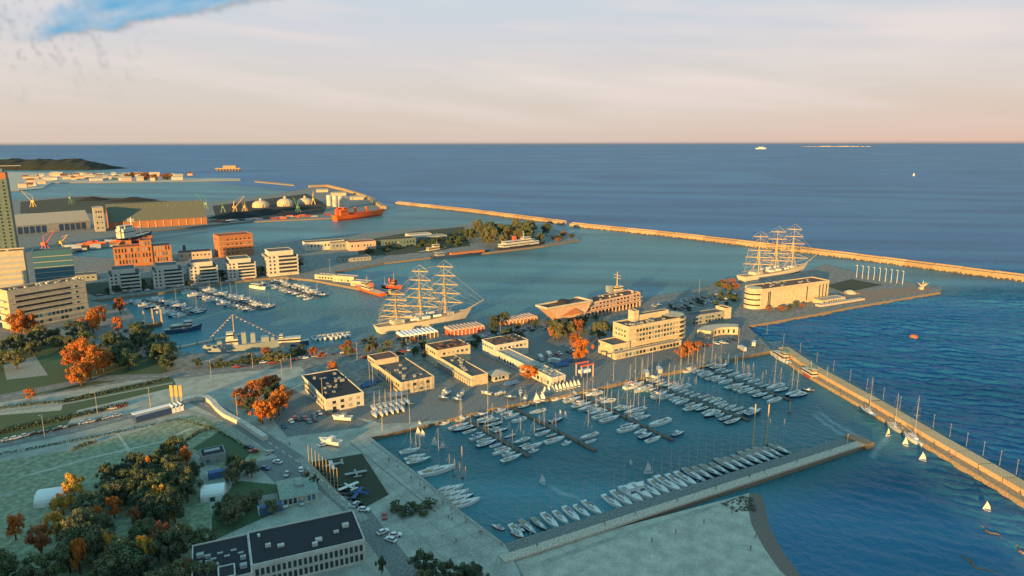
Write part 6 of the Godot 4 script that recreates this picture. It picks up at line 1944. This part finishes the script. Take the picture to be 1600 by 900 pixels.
func build_details() -> void:
	var t: Node3D
	car_proto()
	cars_line([0, 690, 190, 648], 13, ry(U) + 0.3, "along the boulevard", 0.4)
	cars_line([170, 640, 190, 634], 3, ry(U), "along the boulevard", 0.3)
	cars_line([440, 666, 530, 640], 8, ry(W), "on the club house forecourt", 2.0)
	cars_line([455, 655, 500, 660], 4, ry(W), "on the club house forecourt", 2.0)
	for q in [[414, 733], [433, 723], [397, 706], [388, 700], [505, 696], [520, 692], [610, 845], [617, 838], [568, 798], [555, 790], [600, 808], [598, 833], [420, 708], [448, 742], [470, 735], [640, 800]]:
		car(G(q[0], q[1]), rng.randf() * TAU, "on the hard standing and its side streets")
	cars_line([360, 575, 560, 548], 18, ry(U), "beside the pier avenue", 1.5)
	cars_line([560, 560, 860, 512], 30, ry(U), "beside the pier avenue", 2.5)
	cars_line([640, 548, 860, 508], 24, ry(W), "beside the pier avenue", 2.5)
	cars_line([860, 560, 900, 545], 6, ry(W), "behind the sailing school", 2.0)
	cars_line([1020, 480, 1150, 458], 22, ry(W), "on the outer pier square", 3.0)
	cars_line([1030, 488, 1150, 466], 18, ry(W), "on the outer pier square", 3.0)
	cars_line([1090, 545, 1150, 532], 8, ry(W), "by the curved pavilion", 2.0)
	cars_line([400, 800, 470, 785], 5, ry(W), "behind the café pavilion", 1.0)
	cars_line([150, 462, 420, 432], 20, ry(U), "on the promenade below the flats", 0.6)
	# three pylons with lit tops
	for k in 3:
		t = thing("pylon", "tall square pylon of the three-part monument with pale upper half", "monument", G(270 + k * 7, 636), PI / 2 - deg_to_rad(60), "monument pylons")
		var h := HT(270, 636, 601)
		part(t, "shaft", boxmesh(Vector3(0.9, h * 0.5, 0.9)), M["cover_grey"], Vector3(0, h * 0.25, 0))
		part(t, "banner", boxmesh(Vector3(1.3, h * 0.5, 1.0)), M["yellow_steel"], Vector3(0, h * 0.75, 0))
	# curved white wall and covered bus stop
	t = thing("promenade_wall", "pale curved promenade wall winding down from the pylons", "wall", Vector3.ZERO)
	var wp := pxs([[285, 630], [300, 624], [322, 623], [332, 630], [340, 640], [352, 650], [380, 664], [414, 687]])
	for k in wp.size() - 1:
		var d := (wp[k + 1] - wp[k])
		var m := MB.new()
		m.box((wp[k] + wp[k + 1]) * 0.5 + Vector3(0, 1.0, 0), Vector3(d.length() + 0.3, 2.0 + 0.02 * k, 2.6), Basis(d.normalized(), Vector3.UP, d.normalized().cross(Vector3.UP)))
		part(t, "wall_section", m.mesh(), M["white_wall"])
	t = block("bus_shelter", "long dark shelter with pale vaulted roof end beside the boulevard", "shelter", G(213, 660), 44)
	body(t, 0, 16, 0, 5, 0, 3.0, "hull_blue", "cover_grey", 0)
	for k in 3:
		var v := MB.new()
		for s in 6:
			var a0 := PI * s / 6.0
			var a1 := PI * (s + 1) / 6.0
			v.quad(Vector3(16 + k * 1.9 + 0.9 - cos(a0) * 0.9, 2.4 + sin(a0) * 1.2, 0.2), Vector3(16 + k * 1.9 + 0.9 - cos(a1) * 0.9, 2.4 + sin(a1) * 1.2, 0.2), Vector3(16 + k * 1.9 + 0.9 - cos(a1) * 0.9, 2.4 + sin(a1) * 1.2, -5), Vector3(16 + k * 1.9 + 0.9 - cos(a0) * 0.9, 2.4 + sin(a0) * 1.2, -5))
		v.bx(16 + k * 1.9 + 0.1, 16 + k * 1.9 + 1.7, 0, 2.4, -4.9, 0.1)
		part(t, "vault", v.mesh(), M["canvas"])
	part(t, "awning", boxmesh(Vector3(16.4, 0.25, 3)), M["canvas"], Vector3(8, 3.3, -4.2))
	# flagpoles on the dark lawn and at the pier tip
	for k in 9:
		var f := k / 8.0
		t = thing("flagpole", "tall pale flagpole in the row along the dark lawn", "flagpole", G(lerpf(483, 528, f), lerpf(734, 772, f)), 0, "lawn flagpoles")
		var fp := MB.new()
		fp.tube(Vector3.ZERO, Vector3(0, 10.5, 0), 0.13, 0.09, 6)
		fp.lathe(Vector3(0, 10.5, 0), [[0.05, 0], [0.16, 0.14], [0.05, 0.3], [0.01, 0.32]], 6)
		part(t, "pole", fp.mesh(), M["spar_gold"])
		part(t, "base", boxmesh(Vector3(0.6, 0.4, 0.6)), M["concrete"], Vector3(0, 0.2, 0))
	for k in 9:
		var f := k / 8.0
		t = thing("banner_mast", "white mast with curved top in the row on the outer pier", "mast", G(lerpf(1338, 1410, f), lerpf(435, 445, f)), 0, "outer pier masts")
		var fp2 := MB.new()
		var h2 := HT(1370, 440, 420)
		fp2.tube(Vector3.ZERO, Vector3(0, h2, 0), 0.17, 0.11, 6)
		part(t, "pole", fp2.mesh(), M["white"])
		part(t, "arm", boxmesh(Vector3(1.8, 0.28, 0.28)), M["white"], Vector3(-0.8, h2, 0))
	# outer pier sculpture and memorial
	t = thing("sculpture", "spiky pale star-shaped memorial at the outer pier tip", "sculpture", G(1441, 452))
	var sc := MB.new()
	for k in 5:
		var an := TAU * k / 5.0 + 0.3
		sc.tube(Vector3(0, 1.5, 0), Vector3(cos(an) * 4.5, 5.5 + 1.5 * sin(k * 2.0), sin(an) * 4.5), 1.0, 0.1, 5)
	sc.box(Vector3(-3, 1, 3), Vector3(3, 2, 3))
	part(t, "star", sc.mesh(), M["cream_wall"])
	t = thing("fountain_sculpture", "pale rounded sculpture on the dark lawn of the outer pier", "sculpture", G(1328, 459))
	var ss := MB.new()
	ss.lathe(Vector3.ZERO, [[5.5, 0], [5, 1.0], [3, 2.2], [1.5, 2.8], [0.01, 3.0]], 14)
	part(t, "shell", ss.mesh(), M["cream_wall"])
	part(t, "plinth", boxmesh(Vector3(14, 0.8, 7)), M["plaza"], Vector3(0, 0.4, 0))
	# aircraft and gun exhibits on the dark lawn
	for q in [[556, 743, 0.4, "pale", "cover_grey"], [545, 764, 0.8, "white", "hull_white"], [560, 774, 1.4, "blue-grey", "cover_blue"], [520, 730, 2.0, "silver", "car_silver"]]:
		t = thing("aircraft_exhibit", q[3] + " small aircraft displayed on the dark lawn", "aircraft", G(q[0], q[1]), q[2])
		var fu := MB.new()
		fu.tube(Vector3(0, 1.3, -3.2), Vector3(0, 1.3, 0), 0.25, 0.55, 8)
		fu.tube(Vector3(0, 1.3, 0), Vector3(0, 1.5, 4), 0.55, 0.18, 8)
		part(t, "fuselage", fu.mesh(), M[q[4]])
		part(t, "wing", boxmesh(Vector3(8.6, 0.14, 1.5)), M[q[4]], Vector3(0, 1.25, -0.4))
		part(t, "tail_fin", boxmesh(Vector3(0.12, 1.6, 1.0)), M[q[4]], Vector3(0, 2.2, 3.6))
		part(t, "tailplane", boxmesh(Vector3(3.0, 0.1, 0.8)), M[q[4]], Vector3(0, 1.55, 3.6))
		part(t, "wheel_strut", boxmesh(Vector3(1.6, 0.9, 0.15)), M["dark_steel"], Vector3(0, 0.5, -0.6))
	# boats ashore
	for k in 13:
		put(yacht(7.5, "hull_white", "cover_blue"), G(585 + (k % 7) * 8.5, 642 - (k % 7) * 1.8 + (k / 7) * 9) + Vector3(0, 1.1, 0), ry(W) + rng.randf_range(-0.1, 0.1), "small yacht on its cradle in the boatyard beside the cream club house", "yachts ashore")
	for k in 12:
		put(motorboat(6.0, ["hull_white", "hull_blue", "hull_grey"][k % 3], ["tarp_blue", "cover_grey"][k % 2]), G(rng.randf_range(690, 830), rng.randf_range(612, 628)) + Vector3(0, 0.7, 0), rng.randf() * TAU, "small " + ["white", "navy", "grey"][k % 3] + " boat under " + ["blue", "grey"][k % 2] + " cover on a trailer before the harbour office", "trailer boats %d %d" % [k % 3, k % 2])
	for q in [[566, 607, "between the first two club houses"], [573, 603, "between the first two club houses"], [790, 605, "before the kiosk"], [608, 622, "behind the yachts ashore"], [640, 607, "at the cream club house wall"], [868, 575, "behind the sailing school"], [880, 570, "behind the sailing school"]]:
		t = block("boat_cover", "bright blue tarpaulin over a boat " + q[2], "tarpaulin", G(q[0], q[1]), rng.randf_range(40, 80), "blue tarpaulins")
		var tp := MB.new()
		tp.quad(Vector3(0, 0.6, 0), Vector3(9, 0.6, 0), Vector3(8.5, 2.4, -1.5), Vector3(0.5, 2.4, -1.5))
		tp.quad(Vector3(9, 0.6, -3), Vector3(0, 0.6, -3), Vector3(0.5, 2.4, -1.5), Vector3(8.5, 2.4, -1.5))
		tp.tri(Vector3(0, 0.6, -3), Vector3(0, 0.6, 0), Vector3(0.5, 2.4, -1.5)); tp.tri(Vector3(9, 0.6, 0), Vector3(9, 0.6, -3), Vector3(8.5, 2.4, -1.5))
		part(t, "cover", tp.mesh(), M["tarp_blue"])
		part(t, "cradle", boxmesh(Vector3(6, 0.6, 1.4)), M["dark_steel"], Vector3(4.5, 0.3, -1.5))
	put(motorboat(10.0, "hull_white", "hull_white"), G(516, 695) + Vector3(0, 1, 0), 1.2, "white motorboat standing on the hard standing", "")
	put(motorboat(9.0, "hull_white", "cover_grey"), G(535, 657) + Vector3(0, 1, 0), 1.4, "white motorboat on the club house forecourt", "")
	# boat hoist
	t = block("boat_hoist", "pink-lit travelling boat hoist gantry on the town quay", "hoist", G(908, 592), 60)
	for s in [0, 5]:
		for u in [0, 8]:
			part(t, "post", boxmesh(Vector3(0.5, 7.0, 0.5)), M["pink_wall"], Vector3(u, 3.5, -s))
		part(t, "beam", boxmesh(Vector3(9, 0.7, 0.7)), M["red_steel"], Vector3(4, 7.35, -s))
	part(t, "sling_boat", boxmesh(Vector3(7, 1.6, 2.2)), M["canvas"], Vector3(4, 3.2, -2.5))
	# harbour trucks and vans
	for q in [[1010, 588, 1.0], [1030, 583, 1.0], [868, 568, 2.0], [1160, 549, 1.2], [1178, 541, 0.6], [845, 563, 1.2], [858, 558, 1.2]]:
		t = thing("delivery_van", "pale delivery van standing near the town quay", "van", G(q[0], q[1]) + Vector3(0, 0.1, 0), ry(U) + q[2], "delivery vans")
		part(t, "box_body", boxmesh(Vector3(2.2, 2.5, 6)), M["car_silver"], Vector3(0, 1.75, 0))
		part(t, "cab", boxmesh(Vector3(2.1, 1.8, 1.8)), M["car_white"], Vector3(0, 1.3, -3.9))
		part(t, "windscreen", boxmesh(Vector3(1.9, 0.7, 0.1)), M["glass"], Vector3(0, 1.8, -4.82))
		for w in [Vector3(-1.0, 0, -3.4), Vector3(1.0, 0, -3.4), Vector3(-1.0, 0, 2), Vector3(1.0, 0, 2)]:
			part(t, "wheel", meshes["car_wheel"], M["tyre"], w)
	# lamps
	for q in [[70, 684, 646], [152, 645, 612], [235, 636, 606], [371, 654, 615], [440, 583, 560], [330, 590, 562], [395, 575, 552], [455, 577, 552], [558, 560, 536], [1018, 588, 545], [1063, 572, 545], [1075, 570, 543], [1089, 568, 540], [1100, 566, 538], [1002, 592, 560], [958, 596, 566], [870, 606, 578], [762, 633, 598], [597, 672, 632], [640, 661, 630], [505, 642, 590], [578, 608, 560], [583, 610, 562], [516, 430, 405], [1092, 466, 438], [1153, 545, 515], [720, 642, 615], [782, 530, 500]]:
		lamp(q[0], q[1], q[2], "tall lamp post on the quays and avenues", "quay lamp posts", "spar_gold" if int(q[0]) % 2 else "spar", int(q[0]) % 3 == 0)
	for k in 16:
		var f := k / 15.0
		var pr := G(lerpf(1200, 1590, f), lerpf(527, 750, f))
		t = thing("jetty_lamp", "slim lamp post along the sea side of the jetty", "lamp", Vector3(pr.x - 1.0, 3.9, pr.z), PI / 2, "jetty lamps")
		var lb := MB.new()
		lb.tube(Vector3.ZERO, Vector3(0, 6.0, 0), 0.07, 0.045, 6)
		part(t, "pole", lb.mesh(), M["spar"])
		part(t, "lantern", boxmesh(Vector3(0.4, 0.2, 0.4)), M["cover_grey"], Vector3(0, 6.1, 0))
	for k in 12:
		var mp := G(800, 868).lerp(G(1343, 693), (k + 0.5) / 12.0)
		t = thing("mole_lamp", "thin lamp post on the mole", "lamp", mp + W * -1.0 + Vector3(0, -0.45, 0), 0, "mole lamps")
		var lb2 := MB.new()
		lb2.tube(Vector3.ZERO, Vector3(0, 5.5, 0), 0.08, 0.06, 6)
		part(t, "pole", lb2.mesh(), M["spar"])
		part(t, "lantern", boxmesh(Vector3(0.45, 0.22, 0.45)), M["cover_grey"], Vector3(0, 5.6, 0))
	# two tall pale mooring poles at the mole row, and smaller ones
	for q in [[1175, 705, 632, 0.3], [1196, 702, 632, 0.3], [1233, 650, 628, 0.3], [722, 752, 697, 0.16], [710, 748, 710, 0.12]]:
		t = thing("mooring_pole", "thick pale pole standing in the marina water", "pole", G(q[0], q[1], -1.0), 0, "marina poles")
		var mp2 := MB.new()
		mp2.tube(Vector3.ZERO, Vector3(0, HT(q[0], q[1], q[2], -1.0), 0), q[3], q[3] * 0.8, 8)
		part(t, "shaft", mp2.mesh(), M["spar_gold"])
		part(t, "collar", boxmesh(Vector3(1, 0.4, 1)), M["dark_steel"], Vector3(0, 1.6, 0))
	# rubbish and seaweed at the beach end of the mole
	var wd := MB.new()
	var poly := pxs([[1128, 788], [1158, 776], [1174, 779], [1180, 797], [1150, 800]], 1.5)
	for k in 260:
		var f := rng.randf()
		var p := poly[rng.randi() % 5].lerp(poly[rng.randi() % 5], f).lerp(poly[rng.randi() % 5], rng.randf())
		p.y = 1.46 + rng.randf() * 0.1
		wd.box(p, Vector3(rng.randf_range(0.2, 0.9), rng.randf_range(0.04, 0.12), rng.randf_range(0.2, 0.9)), Basis.from_euler(Vector3(0, rng.randf() * 3, 0)))
	solid("seaweed", wd.mesh(), M["weed"], "dark heap of washed-up seaweed where mole meets beach", "seaweed", "stuff")
	person(G(1180, 841, 1.5), 1.0, "person in dark coat walking on the beach by the water", "hull_dark", "hull_dark")
	person(G(1172, 860, 1.5), 2.0, "person in brown jacket standing alone on the sand", "wood", "hull_dark")
	person(G(700, 811), 0.5, "person in blue jacket at the quay edge by the moored yachts", "hull_blue", "hull_dark")
	person(G(706, 812), 2.5, "person in grey coat beside the one in blue", "cover_grey", "hull_dark")
	person(G(783, 853), 1.5, "person in red jacket at the corner of the marina", "hull_red", "hull_dark")
	person(G(690, 838), 3.5, "person in white jacket walking across the hard standing", "white", "hull_blue")
	person(G(712, 846), 3.5, "person in teal jacket crossing the hard standing", "hull_teal", "hull_dark")
	person(G(452, 695), 0.5, "person in dark clothes on the boulevard corner", "hull_dark", "hull_dark")
	var walk := [[G(1300, 615), G(1590, 780), 9, "strolling along the jetty"], [G(830, 858), G(1300, 705), 9, "strolling along the mole"], [G(600, 715), G(770, 850), 10, "walking on the hard standing by the quay"], [G(860, 610), G(1180, 546), 10, "walking along the town quay"], [G(1010, 850, 1.5), G(1150, 800, 1.5), 4, "sitting out on the beach sand"]]
	for q in walk:
		for k in q[2]:
			var at: Vector3 = (q[0] as Vector3).lerp(q[1], (k + rng.randf()) / q[2])
			if q[3].contains("mole"): at += Vector3(0, 0.45, 0) + W * 0.6
			elif q[3].contains("jetty"): at += Vector3(2.0, -0.1, 0)
			var ck: String = ["hull_dark", "hull_red", "tarp_blue", "cover_grey", "wood"][k % 5]
			var cw: String = ["black", "red", "blue", "grey", "brown"][k % 5]
			person(at, rng.randf() * TAU, "person in " + cw + " jacket " + q[3], ck, "hull_dark")
	# sand bars showing off the beach
	for q in [[[1530, 822], [1612, 868], 2.6, "near the white-sailed dinghy"], [[1495, 866], [1580, 915], 3.0, "farther towards the beach"]]:
		var a := G(q[0][0], q[0][1], 0.25)
		var b := G(q[1][0], q[1][1], 0.25)
		var d := (b - a).normalized()
		var s := d.cross(Vector3.UP)
		var sb := MB.new()
		var nf := FastNoiseLite.new()
		nf.seed = int(q[0][0]); nf.frequency = 0.09
		var n := 40
		for k in n:
			var e := []
			for f in [k / float(n), (k + 1) / float(n)]:
				var c := a.lerp(b, f) + s * nf.get_noise_1d(f * 30.0) * 3.0
				var w: float = q[2] * sin(PI * f) * (0.6 + 0.7 * nf.get_noise_1d(f * 90.0 + 50.0))
				e.append_array([c - s * w + Vector3(0, -0.9, 0), c + Vector3(0, 0.12, 0), c + s * w + Vector3(0, -0.9, 0)])
			sb.quad(e[0], e[3], e[4], e[1])
			sb.quad(e[1], e[4], e[5], e[2])
		solid("sand_bar", sb.mesh(), M["bar_sand"], "thin brown sand bar breaking the water " + q[3], "sand bar", "structure")
